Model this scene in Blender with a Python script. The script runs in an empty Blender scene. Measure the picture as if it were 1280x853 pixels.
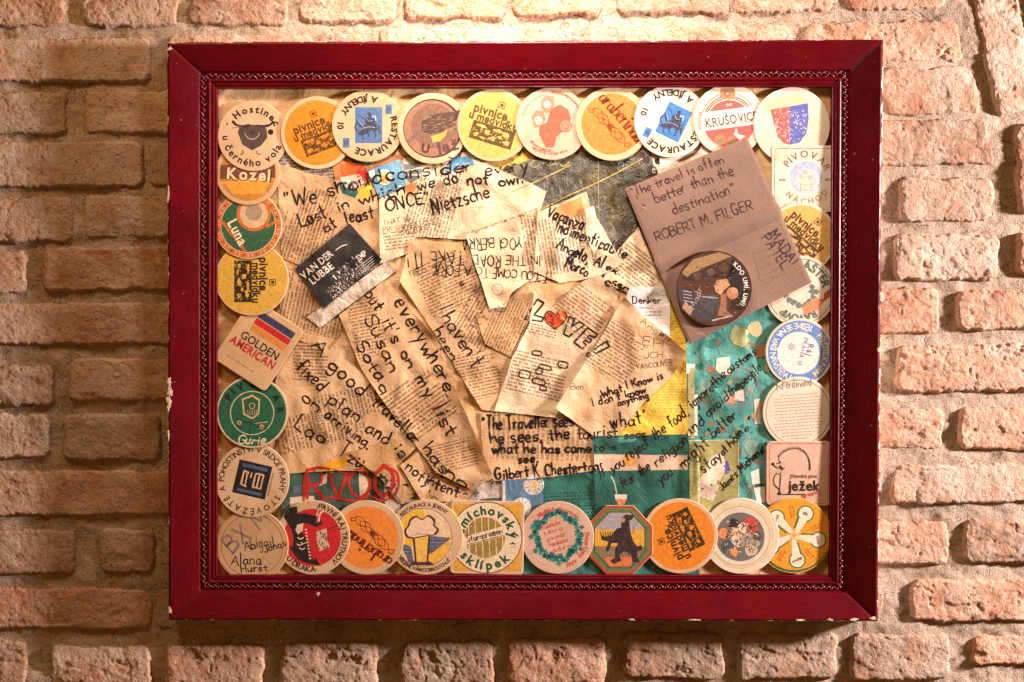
import bpy, bmesh, math, random
import numpy as np
from mathutils import Vector, Matrix
from mathutils.geometry import delaunay_2d_cdt
from mathutils.bvhtree import BVHTree

random.seed(7)
R = math.radians
sc = bpy.context.scene
col = sc.collection

# ------------------------------------------------------------------ camera, light, exposure
S = 0.0011          # metres per photograph pixel on the wall plane
D = 2.2             # camera distance from the wall
cam = bpy.data.objects.new("camera", bpy.data.cameras.new("camera")); col.objects.link(cam)
cam.location = (0, -D, 0); cam.rotation_euler = (R(90), 0, 0)
cam.data.sensor_width = 36; cam.data.lens = 36 * D / (1280 * S)
cam.data.clip_start = 0.05; cam.data.clip_end = 50
sc.camera = cam

wd = bpy.data.worlds.new("World"); sc.world = wd; wd.use_nodes = True
wd.node_tree.nodes["Background"].inputs[0].default_value = (1.0, 0.43, 0.11, 1)
wd.node_tree.nodes["Background"].inputs[1].default_value = 0.17

def lamp(name, kind, loc, aim, power, colour, size, spot=None, blend=0.6):
    ld = bpy.data.lights.new(name, kind); ld.energy = power; ld.color = colour
    if kind == 'AREA': ld.shape = 'DISK'; ld.size = size
    else: ld.shadow_soft_size = size
    if spot: ld.spot_size = R(spot); ld.spot_blend = blend
    o = bpy.data.objects.new(name, ld); col.objects.link(o); o.location = loc
    o.rotation_euler = (Vector(aim) - Vector(loc)).to_track_quat('-Z', 'Y').to_euler()
    return o
lamp("key_lamp", 'SPOT', (2.4, -0.64, 0.34), (0.1, 0, 0.0), 740, (1.0, 0.83, 0.78), 0.11, 80, .5)
lamp("ceiling_spot", 'SPOT', (0.04, -0.42, 0.93), (0.02, 0, 0.52), 84, (1.0, 0.80, 0.68), 0.08, 84, 1.0)
lamp("room_lamp", 'AREA', (-0.9, -1.0, 1.5), (-0.35, 0, 0), 13, (1.0, 0.58, 0.27), 0.5)

sc.view_settings.view_transform = 'Standard'; sc.view_settings.look = 'None'
sc.view_settings.exposure = 0.0; sc.view_settings.gamma = 1
sc.view_settings.use_curve_mapping = False

# ------------------------------------------------------------------ helpers
def kk(d): return (D - d) / D
def PX(px, py, k=1.0): return ((px - 640) * S * k, (426.5 - py) * S * k)

def hsh(ix, iy, seed):
    n = (ix.astype(np.int64) * 374761393 + iy.astype(np.int64) * 668265263 + seed * 974634777) & 0x7fffffff
    n = ((n ^ (n >> 13)) * 1274126177) & 0x7fffffff
    n = (n ^ (n >> 16)) & 0xffff
    return n / 65535.0
def vn(x, y, seed=0):
    x = np.asarray(x, float); y = np.asarray(y, float)
    ix = np.floor(x); iy = np.floor(y); fx = x - ix; fy = y - iy
    fx = fx * fx * (3 - 2 * fx); fy = fy * fy * (3 - 2 * fy)
    a = hsh(ix, iy, seed); b = hsh(ix + 1, iy, seed); c = hsh(ix, iy + 1, seed); d = hsh(ix + 1, iy + 1, seed)
    return (a + (b - a) * fx) * (1 - fy) + (c + (d - c) * fx) * fy
def fbm(x, y, o=4, seed=0):
    s = 0; a = 0.5; t = 0
    for i in range(o):
        s = s + a * vn(x * 2 ** i + 13.7 * i, y * 2 ** i + 7.1 * i, seed + i); t += a; a *= 0.5
    return s / t * 2 - 1
def sst(a, b, x):
    t = np.clip((x - a) / (b - a), 0, 1); return t * t * (3 - 2 * t)

def link(o, parent=None):
    col.objects.link(o)
    if parent is not None: o.parent = parent
    return o
def tag(o, label, cat, group=None):
    o['label'] = label; o['category'] = cat
    if group: o['group'] = group
    return o
def mesh_obj(name, verts, faces, mat, parent=None, smooth=True, uv=None):
    me = bpy.data.meshes.new(name)
    me.from_pydata([tuple(v) for v in verts], [], [tuple(f) for f in faces])
    for m in (mat if isinstance(mat, (list, tuple)) else [mat]): me.materials.append(m)
    if smooth: me.polygons.foreach_set('use_smooth', [True] * len(me.polygons))
    if uv is not None:
        ul = me.uv_layers.new(name='UVMap')
        idx = np.empty(len(me.loops), int); me.loops.foreach_get('vertex_index', idx)
        ul.data.foreach_set('uv', np.asarray(uv, float)[idx].ravel())
    me.update()
    return link(bpy.data.objects.new(name, me), parent)
def empty(name, loc=(0, 0, 0)):
    o = bpy.data.objects.new(name, None); o.empty_display_size = .02; o.location = loc
    return link(o)
def grid_faces(nu, nv):
    f = []
    for j in range(nv - 1):
        b = j * nu
        f += [(b + i, b + nu + i, b + nu + i + 1, b + i + 1) for i in range(nu - 1)]
    return f

# ------------------------------------------------------------------ materials
class NT:
    def __init__(s, m): s.t = m.node_tree
    def n(s, typ, ins={}, **kw):
        nd = s.t.nodes.new(typ)
        for k, v in kw.items(): setattr(nd, k, v)
        for k, v in ins.items():
            if isinstance(v, bpy.types.NodeSocket): s.t.links.new(v, nd.inputs[k])
            else: nd.inputs[k].default_value = v
        return nd
    def math(s, op, a, b=0.0, c=0.0, clamp=False):
        nd = s.n('ShaderNodeMath', {0: a, 1: b, 2: c}, operation=op); nd.use_clamp = clamp
        return nd.outputs[0]
    def ramp(s, fac, stops, interp='LINEAR'):
        nd = s.n('ShaderNodeValToRGB', {0: fac}); cr = nd.color_ramp; cr.interpolation = interp
        while len(cr.elements) < len(stops): cr.elements.new(0.5)
        for e, (p, c) in zip(cr.elements, stops):
            e.position = p; e.color = (c[0], c[1], c[2], 1) if isinstance(c, (tuple, list)) else (c, c, c, 1)
        return nd.outputs[0]
    def mix(s, f, a, b, mode='MIX'):
        nd = s.n('ShaderNodeMix', data_type='RGBA', blend_type=mode)
        for i, v in ((0, f), (6, a), (7, b)):
            if isinstance(v, bpy.types.NodeSocket): s.t.links.new(v, nd.inputs[i])
            else: nd.inputs[i].default_value = v if i == 0 or len(v) == 4 else (*v, 1)
        return nd.outputs[2]
    def noise(s, vec, scale, detail=4, rough=.6, dist=0):
        return s.n('ShaderNodeTexNoise', {'Vector': vec, 'Scale': scale, 'Detail': detail, 'Roughness': rough, 'Distortion': dist}).outputs[0]
def new_mat(name, rough=.6, spec=.5):
    m = bpy.data.materials.new(name); m.use_nodes = True
    b = m.node_tree.nodes['Principled BSDF']; b.inputs['Roughness'].default_value = rough
    b.inputs['Specular IOR Level'].default_value = spec
    return m, NT(m), b
def setc(t, b, c): t.t.links.new(c, b.inputs['Base Color'])
def bump(t, b, h, dist, strength=1.0, normal=None):
    nd = t.n('ShaderNodeBump', {'Height': h, 'Distance': dist, 'Strength': strength})
    if normal is not None: t.t.links.new(normal, nd.inputs['Normal'])
    t.t.links.new(nd.outputs[0], b.inputs['Normal']); return nd.outputs[0]

def brick_mat():
    m, t, b = new_mat('weathered_brick', .75, .22)
    pos = t.n('ShaderNodeNewGeometry').outputs['Position']
    rnd = t.n('ShaderNodeObjectInfo').outputs['Random']
    n1 = t.noise(pos, 14, 6, .65); n2 = t.noise(pos, 90, 6, .72); n3 = t.noise(pos, 380, 4, .7)
    base = t.ramp(n1, [(.32, (.42, .225, .14)), (.43, (.51, .335, .24)), (.54, (.54, .41, .325)), (.70, (.60, .50, .42))])
    tint = t.ramp(rnd, [(0, (.74, .66, .60)), (.25, (1.05, 1.0, .94)), (.45, (1.08, .86, .72)), (.65, (.84, .86, .86)), (.8, (1.12, 1.10, 1.06)), (1, (.95, .76, .64))])
    c = t.mix(1.0, base, tint, 'MULTIPLY')
    c = t.mix(t.ramp(n2, [(.50, 0), (.68, .6)]), c, (.62, .53, .45))
    c = t.mix(t.ramp(t.noise(pos, 20, 6, .75), [(.57, 0), (.72, .7)]), c, (.46, .22, .10))
    c = t.mix(t.ramp(t.noise(pos, 8, 6, .7, .6), [(.57, 0), (.66, .7)]), c, (.55, .45, .36))
    c = t.mix(t.ramp(t.noise(pos, 12, 5, .7), [(.28, .6), (.38, 0)]), c, (.24, .17, .125))
    pits = t.ramp(n3, [(.32, 1), (.40, 0)])
    big = t.ramp(t.noise(pos, 170, 3, .6), [(.30, 1), (.35, 0)])
    pits = t.math('MAXIMUM', pits, big)
    c = t.mix(t.math('MULTIPLY', pits, .7), c, (.13, .07, .04))
    setc(t, b, c)
    h = t.math('SUBTRACT', t.math('ADD', t.math('MULTIPLY', n3, .8), t.math('MULTIPLY', n2, 1.1)), t.math('MULTIPLY', pits, .5))
    bump(t, b, h, .0026, 1.0)
    return m
def mortar_mat():
    m, t, b = new_mat('lime_mortar', .9, .2)
    pos = t.n('ShaderNodeNewGeometry').outputs['Position']
    c = t.ramp(t.noise(pos, 10, 7, .7), [(.3, (.40, .305, .225)), (.52, (.48, .38, .295)), (.75, (.58, .48, .39))])
    n3 = t.noise(pos, 420, 3, .75)
    c = t.mix(t.ramp(t.noise(pos, 34, 6, .75), [(.52, 0), (.70, .65)]), c, (.38, .275, .19))
    c = t.mix(t.ramp(n3, [(.38, .7), (.47, 0)]), c, (.17, .10, .06))
    cr = t.noise(pos, 15, 4, .7, .8); crk = t.ramp(t.math('ABSOLUTE', t.math('SUBTRACT', cr, .5)), [(.0, 1), (.006, 0)])
    c = t.mix(t.math('MULTIPLY', crk, .5), c, (.12, .07, .04))  # cracks, with their occlusion shade painted into the colour
    setc(t, b, c)
    bump(t, b, t.math('SUBTRACT', t.math('ADD', n3, t.noise(pos, 90, 4, .7)), crk), .0020, .9)
    return m
def frame_mat():
    m, t, b = new_mat('oxblood_gloss_paint', .32, .28)
    uv = t.n('ShaderNodeUVMap').outputs[0]
    sep = t.n('ShaderNodeSeparateXYZ', {0: uv}); w = sep.outputs[0]; u = sep.outputs[1]
    pos = t.n('ShaderNodeNewGeometry').outputs['Position']
    c = t.ramp(t.noise(pos, 9, 5, .6), [(.3, (.085, .0002, .0035)), (.7, (.145, .0004, .006))])
    mg = t.n('ShaderNodeMapping', {'Vector': uv, 'Scale': (.8, .035, 1)}); grain = t.noise(mg.outputs[0], 1.0, 6, .7)
    c = t.mix(t.ramp(grain, [(.38, .55), (.58, 0)]), c, (.035, .0003, .002))
    # pale primer where the paint has chipped off the outer arris
    nz = t.noise(pos, 75, 4, .7); nl = t.noise(pos, 11, 2, .5)
    near = t.math('MULTIPLY', t.ramp(w, [(0, 1), (1, 0)]), 1)
    edge = t.math('SUBTRACT', 1.0, t.math('DIVIDE', w, 3.6), clamp=True)
    chip = t.math('GREATER_THAN', t.math('ADD', t.math('MULTIPLY', nz, .8), t.math('ADD', t.math('MULTIPLY', edge, .26), t.math('MULTIPLY', nl, .5))), .862)
    chip = t.math('MULTIPLY', chip, t.math('GREATER_THAN', edge, .02))
    sp = t.math('GREATER_THAN', t.noise(pos, 150, 3, .6), .735)
    map_ = t.n('ShaderNodeMapping', {'Vector': uv, 'Scale': (.9, .06, 1)})
    scr = t.math('GREATER_THAN', t.noise(map_.outputs[0], 1.0, 5, .7), .745)
    c = t.mix(t.math('MULTIPLY', scr, .28), c, (.55, .25, .24))
    c = t.mix(t.math('MULTIPLY', sp, .45), c, (.62, .40, .34))
    c = t.mix(chip, c, (.72, .58, .48))
    setc(t, b, c)
    t.t.links.new(t.math('ADD', t.math('MULTIPLY', t.noise(pos, 30, 4, .6), .22), t.math('ADD', .22, t.math('MULTIPLY', chip, .5))), b.inputs['Roughness'])
    bump(t, b, t.math('ADD', t.math('ADD', t.noise(pos, 140, 3, .6), t.math('MULTIPLY', grain, 1.6)), t.math('MULTIPLY', chip, -1.5)), .0004, .5)
    return m
_flat = {}
def ink(c, rough=.7, name='printing_ink', var=.18):
    key = (tuple(c), rough, name)
    if key in _flat: return _flat[key]
    m, t, b = new_mat(name, rough, .12 if rough >= .6 else .3)
    pos = t.n('ShaderNodeNewGeometry').outputs['Position']
    n = t.noise(pos, 260, 4, .7)
    dk = tuple(x * (1 - var) for x in c); lt = tuple(min(.9, x * (1 + var) + .006) for x in c)
    setc(t, b, t.ramp(n, [(.35, dk), (.65, lt)]))
    _flat[key] = m; return m
def card_mat(name, c, c2, stain=.5):
    m, t, b = new_mat(name, .75, .2)
    pos = t.n('ShaderNodeNewGeometry').outputs['Position']
    a = t.ramp(t.noise(pos, 16, 5, .65), [(.32, c2), (.58, c)])
    a = t.mix(t.ramp(t.noise(pos, 42, 4, .7, .7), [(.56, 0), (.68, .4)]), a, tuple(x * q for x, q in zip(c2, (.8, .66, .5))))
    a = t.mix(t.ramp(t.noise(pos, 420, 2, .6), [(.4, .18), (.55, 0)]), a, tuple(x * .55 for x in c2))
    setc(t, b, a); bump(t, b, t.noise(pos, 500, 3, .7), .0002, .5)
    return m

# node group that prints one block of book type: lines, words, ragged ends
def print_group():
    g = bpy.data.node_groups.new('print_block', 'ShaderNodeTree')
    for nm, tp in (('UV', 'NodeSocketVector'), ('Center', 'NodeSocketVector'), ('Angle', 'NodeSocketFloat'), ('W', 'NodeSocketFloat'),
                   ('H', 'NodeSocketFloat'), ('Pitch', 'NodeSocketFloat')):
        g.interface.new_socket(nm, in_out='INPUT', socket_type=tp)
    g.interface.new_socket('Mask', in_out='OUTPUT', socket_type='NodeSocketFloat')
    class F: node_tree = g
    t = NT(F); gi = g.nodes.new('NodeGroupInput'); go = g.nodes.new('NodeGroupOutput')
    v = t.n('ShaderNodeVectorMath', {0: gi.outputs['UV'], 1: gi.outputs['Center']}, operation='SUBTRACT').outputs[0]
    v = t.n('ShaderNodeVectorRotate', {'Vector': v, 'Angle': gi.outputs['Angle']}, rotation_type='Z_AXIS').outputs[0]
    s = t.n('ShaderNodeSeparateXYZ', {0: v}); x, y = s.outputs[0], s.outputs[1]
    row = t.math('DIVIDE', y, gi.outputs['Pitch']); idn = t.math('FLOOR', row); fr = t.math('FRACT', row)
    line = t.math('MULTIPLY', t.math('GREATER_THAN', fr, .25), t.math('LESS_THAN', fr, .80))
    rowj = t.math('MULTIPLY', idn, 7.31)
    wv = t.n('ShaderNodeCombineXYZ', {0: t.math('MULTIPLY', x, .42), 1: rowj, 2: 3.0}).outputs[0]
    word = t.math('GREATER_THAN', t.noise(wv, 1.0, 1, .5), .425)
    lv = t.n('ShaderNodeCombineXYZ', {0: t.math('MULTIPLY', x, 2.2), 1: t.math('MULTIPLY', y, 1.1), 2: 9.0}).outputs[0]
    let = t.ramp(t.noise(lv, 1.0, 2, .6), [(.36, .15), (.52, 1)])
    wn = t.n('ShaderNodeTexWhiteNoise', {'W': idn}, noise_dimensions='1D').outputs[0]
    hw = t.math('MULTIPLY', gi.outputs['W'], .5)
    cut = t.math('SUBTRACT', hw, t.math('MULTIPLY', t.math('POWER', wn, 7), t.math('MULTIPLY', hw, 1.2)))
    inx = t.math('MULTIPLY', t.math('LESS_THAN', x, cut), t.math('GREATER_THAN', x, t.math('MULTIPLY', hw, -1)))
    iny = t.math('LESS_THAN', t.math('ABSOLUTE', y), t.math('MULTIPLY', gi.outputs['H'], .5))
    r = line
    for q in (word, let, inx, iny): r = t.math('MULTIPLY', r, q)
    g.links.new(r, go.inputs['Mask'])
    return g
PG = print_group()
def page_mat(name, c, c2, blocks, seed=0, inkc=(.09, .045, .02), rough=.62, edge_stain=True, alpha=.85):
    m, t, b = new_mat(name, rough, .25 if rough > .5 else .5)
    uv = t.n('ShaderNodeUVMap').outputs[0]
    pos = t.n('ShaderNodeNewGeometry').outputs['Position']
    off = t.n('ShaderNodeVectorMath', {0: pos, 1: (seed * 1.7, 0, seed * .9)}, operation='ADD').outputs[0]
    a = t.ramp(t.noise(off, 11, 6, .65), [(.30, c2), (.60, c)])
    a = t.mix(t.ramp(t.noise(off, 26, 5, .7, 1.2), [(.54, 0), (.72, .6)]), a, tuple(x * q for x, q in zip(c2, (.80, .62, .45))))
    a = t.mix(t.ramp(t.noise(off, 8, 3, .6), [(.56, 0), (.70, .5)]), a, tuple(min(.8, x * 1.22) for x in c))
    for (cx, cy, w, h, ang, pitch) in blocks:
        g = t.n('ShaderNodeGroup', node_tree=PG)
        t.t.links.new(uv, g.inputs['UV'])
        g.inputs['Center'].default_value = (cx, -cy, 0); g.inputs['Angle'].default_value = R(ang)
        g.inputs['W'].default_value = w; g.inputs['H'].default_value = h; g.inputs['Pitch'].default_value = pitch
        a = t.mix(t.math('MULTIPLY', g.outputs[0], alpha), a, inkc)
    setc(t, b, a)
    bump(t, b, t.math('ADD', t.math('MULTIPLY', t.noise(off, 35, 5, .6, .8), 1.0), t.math('MULTIPLY', t.noise(off, 420, 3, .7), .12)), .0042, .6)
    return m

# ------------------------------------------------------------------ the brick wall
wall = empty('brick_wall'); tag(wall, 'old rough brick wall with wide sandy mortar joints behind the red frame', 'wall')
BM, MM = brick_mat(), mortar_mat()
# mortar sheet
def mortar():
    x0, x1, y0, y1 = -60, 1340, -60, 913
    st = 2.3
    nx = int((x1 - x0) / st); ny = int((y1 - y0) / st)
    gx, gy = np.meshgrid(np.linspace(x0, x1, nx), np.linspace(y0, y1, ny))
    h = .0028 * fbm(gx / 34, gy / 22, 4, 3) + .0010 * fbm(gx / 7, gy / 6, 3, 9) + .0060 * np.clip(fbm(gx / 60, gy / 45, 3, 31) - .05, -.2, 1)
    X, Z = PX(gx, gy)
    V = np.stack([X.ravel(), -h.ravel(), Z.ravel()], 1)
    mesh_obj('mortar', V, grid_faces(nx, ny), MM, wall)
mortar()
def make_brick(q, H, seed, st=1.5, rough=None):
    if rough is None:
        mx = sum(p[0] for p in q) / 4; my = sum(p[1] for p in q) / 4
        rough = .45 + .5 * ((seed * 37) % 10) / 10 if (mx < 400 and 30 < my < 780) else .85 + .5 * ((seed * 37) % 10) / 10
    q = np.array(q, float)                       # TL TR BR BL in photograph pixels
    w = .5 * (np.linalg.norm(q[1] - q[0]) + np.linalg.norm(q[2] - q[3])); h = .5 * (np.linalg.norm(q[3] - q[0]) + np.linalg.norm(q[2] - q[1]))
    m = 4.0
    nu = max(6, int((w + 2 * m) / st)); nv = max(6, int((h + 2 * m) / st))
    u = np.linspace(-m / w, 1 + m / w, nu); v = np.linspace(-m / h, 1 + m / h, nv)
    U, V_ = np.meshgrid(u, v)
    P = ((1 - U) * (1 - V_))[..., None] * q[0] + (U * (1 - V_))[..., None] * q[1] + (U * V_)[..., None] * q[2] + ((1 - U) * V_)[..., None] * q[3]
    ex = np.minimum(U, 1 - U) * w; ey = np.minimum(V_, 1 - V_) * h
    rc = 6.0 + (seed * 13 % 7)
    e = np.where((ex < rc) & (ey < rc), rc - np.sqrt((rc - np.minimum(ex, rc)) ** 2 + (rc - np.minimum(ey, rc)) ** 2), np.minimum(ex, ey))
    px, py = P[..., 0], P[..., 1]
    e = e + 3.4 * fbm(px / 19, py / 17, 3, seed) * rough + 1.0 * fbm(px / 5, py / 5, 2, seed + 4)
    prof = np.sqrt(np.clip(sst(-1.2, 3.2, e + 1.1 * fbm(px / 3.2, py / 3.2, 2, seed + 61)), 0, 1))
    dome = sst(0, 12, e) * .12
    hh = H * (prof * .88 + dome) * (.9 + .2 * np.clip(V_, 0, 1))
    hh += prof * (.0022 * fbm(px / 30, py / 24, 3, seed + 11) + .0007 * rough * fbm(px / 7, py / 6, 4, seed + 21))
    pit = fbm(px / 4.2, py / 4.2, 2, seed + 31)
    hh -= prof * .0005 * rough * sst(.3, .6, pit); hh += prof * .0005 * fbm(px / 3.1, py / 3.1, 2, seed + 71)
    hh -= prof * .0022 * sst(.1, .5, fbm(px / 38, py / 20, 4, seed + 41)) * rough
    cr = np.abs(fbm(px / 30, py / 30, 3, seed + 51)); hh -= prof * .0014 * (1 - sst(0, .035, cr)) * rough
    hh = hh - (1 - prof) * .006
    c = q.mean(0); k = kk(H)
    X, Z = PX(px, py, k); CX, CZ = PX(c[0], c[1], k)
    V = np.stack([(X - CX).ravel(), -hh.ravel(), (Z - CZ).ravel()], 1)
    o = mesh_obj('brick', V, grid_faces(nu, nv), BM, wall); o.location = (CX, 0, CZ)
def rect(x0, y0, x1, y1, sk=0): return [(x0, y0), (x1, y0 + sk), (x1, y1 + sk), (x0, y1)]
bricks = [
 (rect(-50,-32,80,33),8),(rect(100,-32,222,33),8),(rect(236,-32,358,32),8),(rect(373,-34,497,28),8),(rect(506,-36,633,24),9),(rect(640,-36,752,21,-1),9),
 (rect(772,-36,912,19,-1),8),(rect(917,-40,1043,16,-2),7),(rect(1060,-42,1182,14,-2),6),
 (rect(-40,47,187,103,-1),9),(rect(208,42,391,90),6),(rect(397,40,450,90),6),(rect(473,34,717,90,-1),7),(rect(734,31,990,90,-1),6),([(1008,27),(1196,24),(1206,78),(1008,80)],5),
 (rect(-48,115,83,169,-1),8),(rect(105,113,262,167),6),([(1100,84),(1216,82),(1228,143),(1112,145)],6),
 (rect(-44,177,178,235,-1),8),(rect(186,178,262,234),5),([(1060,150),(1232,148),(1247,206),(1060,208)],5),
 (rect(-46,246,90,304,-1),8),(rect(104,243,262,297),7),(rect(1122,223,1242,277,-1),10),
 (rect(-60,313,33,368),8),(rect(51,309,262,364,-1),8),(rect(1117,293,1250,351),10),(rect(1271,290,1400,346),13),
 (rect(-40,379,262,432,-1),8),(rect(1050,361,1175,418,-1),7),(rect(1198,363,1345,413,-1),10),
 (rect(-50,456,67,508),9),(rect(85,448,262,502,-1),8),([(1122,432),(1390,428),(1390,486),(1122,492)],11),
 (rect(-60,517,62,573),9),(rect(78,518,199,577,-1),9),(rect(1060,511,1180,562),8),(rect(1200,509,1345,563),11),
 (rect(-40,589,262,646,-1),7),([(1118,582),(1390,577),(1390,628),(1112,631)],11),
 (rect(-60,663,94,719),8),(rect(122,662,192,717),9),(rect(1040,653,1187,708,-1),10),(rect(1206,651,1345,705),10),
 (rect(-44,736,190,787),7),(rect(194,737,350,786),6),(rect(1139,726,1390,778,-1),10),(rect(1060,735,1106,772),4),
 (rect(-60,801,33,862),8),(rect(62,808,187,866),9),(rect(205,807,329,866),10),(rect(350,804,472,864),10),(rect(501,802,617,862),11),(rect(634,797,759,856),11),
 (rect(780,792,905,849),11),(rect(923,793,1047,850),10),(rect(1063,793,1189,851),10),(rect(1215,796,1345,833),9),
 ([(1201,-70),(1269,-70),(1292,134),(1248,147)],10),([(1276,-70),(1345,-70),(1345,40),(1290,44)],12),([(1270,154),(1345,150),(1345,266),(1273,268)],13),
]
for i, (q, H) in enumerate(bricks): make_brick(q, H * (.00088 if q[0][0] < 900 else .00080), 100 + i * 7)
# courses that run on past the edge of the photograph
for row, (y0, y1) in enumerate([(-98,-44),(870,926),(-164,-110),(938,992)]):
    x = -300 - 40 * (row % 2)
    while x < 1560:
        w = random.choice((118, 126, 240)); make_brick(rect(x, y0, x + w, y1), .009, 900 + int(x) + row * 37, 5); x += w + 17
for i in range(17):
    y0 = -32 + i * 69
    if y0 > 860: break
    for (xa, xb) in (((-220, -66), (-330, -236)) if i % 2 else ((-200, -66), (-345, -214))): make_brick(rect(xa, y0, xb, y0 + 54) if False else rect(min(xa, xb), y0, max(xa, xb), y0 + 54), .009, 2000 + i * 11 + xa, 5)
    for (xa, xb) in (((1410, 1540), (1555, 1640)) if i % 2 else ((1410, 1500), (1516, 1650))): make_brick(rect(xa, y0, xb, y0 + 54), .009, 3000 + i * 11 + xa, 5)
# coarse mortar beyond the fine sheet
def far_mortar():
    V = []; F = []
    def q(x0, y0, x1, y1):
        b = len(V)
        for a, c in ((x0, y0), (x1, y0), (x1, y1), (x0, y1)): X, Z = PX(a, c); V.append((X, .0006, Z))
        F.append((b, b + 3, b + 2, b + 1))
    q(-360, -230, -58, 1060); q(1338, -230, 1680, 1060); q(-58, -230, 1338, -58); q(-58, 911, 1338, 1060)
    mesh_obj('mortar', V, F, MM, wall, False)
far_mortar()

# ------------------------------------------------------------------ the picture frame
frame = empty('framed_picture', (0, -.02, 0))
tag(frame, 'large oxblood red wooden picture frame with carved inner edge and chipped paint', 'picture frame')
FM = frame_mat(); KF = kk(.040)
OUT = [(209, 53), (1104, 49.5), (1097, 777), (211, 775.5)]
INN = [(270.5, 109.5), (1041, 107.5), (1038, 720.5), (270, 719.5)]
OUT = np.array(OUT, float); INN = np.array(INN, float)
WT = 61.0
prof = [(0, 0), (0, 40), (.6, 43.5), (1.8, 45.3), (4, 46), (20, 41.6), (37, 36.8), (38.5, 36.2), (39.2, 34.8), (40.2, 33.4), (49.2, 33.2), (49.8, 34.8), (51, 35.6), (52.2, 35.0),
        (52.8, 33.8), (53.6, 33.4), (55.4, 33.4), (56.0, 34.0), (57, 33.8), (57.4, 32.8), (59.2, 32.6), (59.8, 33.0), (60.6, 32.6), (61, 31.8), (61, 18.5)]
def sph():
    bm = bmesh.new(); bmesh.ops.create_uvsphere(bm, u_segments=8, v_segments=6, radius=1)
    bm.verts.index_update(); v = [tuple(p.co) for p in bm.verts]; f = [tuple(p.index for p in q.verts) for q in bm.faces]; bm.free(); return v, f
SPH = sph()
def rail(i):
    j = (i + 1) % 4
    L = np.linalg.norm(OUT[j] - OUT[i]); n = int(L / 3.2)
    V = []; UV = []; nrm = None
    a, b = OUT[i], OUT[j]; ai, bi = INN[i], INN[j]
    inward = ((ai + bi) / 2 - (a + b) / 2); inward /= np.linalg.norm(inward)
    ts = np.linspace(0, 1, n)
    wob = fbm(ts * L / 9 + i * 50, ts * 0 + i, 3, 77) ; wob2 = fbm(ts * L / 60 + i * 50, ts * 0 + 5, 3, 78)
    nick = 1.0 * sst(.2, .5, wob * .6 + wob2 * .6)
    dirv = (b - a) / L
    for (w, d) in prof:
        s = w / WT
        p0 = a + (ai - a) * s; p1 = b + (bi - b) * s
        p = p0[None] + (p1 - p0)[None] * ts[:, None]
        dd = np.full(n, d * .001)
        if 0 < d and w < 3: p = p + inward[None] * nick[:, None] * (1 - w / 3); dd = dd - nick * .0003 * (1 if w < 2 else .4)
        dd = dd + (.0003 * wob2 if d > 5 else 0)
        # tiny gap of the mitre joint
        if d > 5: dd[0] -= .0006; dd[-1] -= .0006
        X, Z = PX(p[:, 0], p[:, 1], KF)
        V.append(np.stack([X, -dd + .02, Z], 1)); UV.append(np.stack([np.full(n, w), ts * L + i * 1000], 1))
    V = np.concatenate(V); UV = np.concatenate(UV)
    ro = mesh_obj('rail', V, [f[::-1] for f in grid_faces(n, len(prof))], FM, frame, True, UV)
    ro.data.polygons.foreach_set('use_smooth', [True] * len(ro.data.polygons))
    ro.data.set_sharp_from_angle(angle=R(28))
    # carved leaf-and-bead strip
    SV, SF = [], []
    s = 44.7 / WT
    p0 = a + (ai - a) * s; p1 = b + (bi - b) * s; LL = np.linalg.norm(p1 - p0)
    cnt = int(LL / 10.0); up = np.array([dirv[1], -dirv[0]])
    def blob(c, rx, ry, rd, ang, d):
        ca, sa = math.cos(ang), math.sin(ang); b = len(SV)
        for x, y, z in SPH[0]:
            x *= rx; y *= ry
            xx = x * ca - y * sa; yy = x * sa + y * ca
            pp = c + dirv * xx + inward * yy
            X, Z = PX(pp[0], pp[1], KF); SV.append((X, -(d + z * rd) + .02, Z))
        SF.extend(tuple(b + k for k in f) for f in SPH[1])
    rr = random.Random(i)
    for q in range(cnt):
        c = p0 + dirv * ((q + .5) * LL / cnt)
        f = 1 if q % 2 == 0 else -1
        blob(c + dirv * (-1.8) + inward * (1.3 * f), 3.3, 1.35, .0016, R(38 * f + rr.uniform(-8, 8)), .0341)
        blob(c + dirv * (1.6) + inward * (-1.2 * f), 2.6, 1.2, .0014, R(-35 * f + rr.uniform(-8, 8)), .0341)
        blob(c + dirv * (4.4) + inward * (.4 * f), 1.25, 1.5, .0017, 0, .0341)
        blob(c + inward * 3.7, 1.6, .7, .0009, R(20), .0338)
    mesh_obj('carved_strip', SV, SF, ORN, ro)
def orn_mat():
    m, t, b = new_mat('oxblood_carving', .3, .6)
    pos = t.n('ShaderNodeNewGeometry').outputs['Position']
    c = t.ramp(t.noise(pos, 60, 4, .6), [(.35, (.085, .003, .012)), (.6, (.17, .006, .022))])
    c = t.mix(t.ramp(t.noise(pos, 300, 3, .6), [(.60, 0), (.70, .7)]), c, (.48, .25, .22))
    setc(t, b, c); return m
ORN = orn_mat()
for i in range(4): rail(i)
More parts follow.
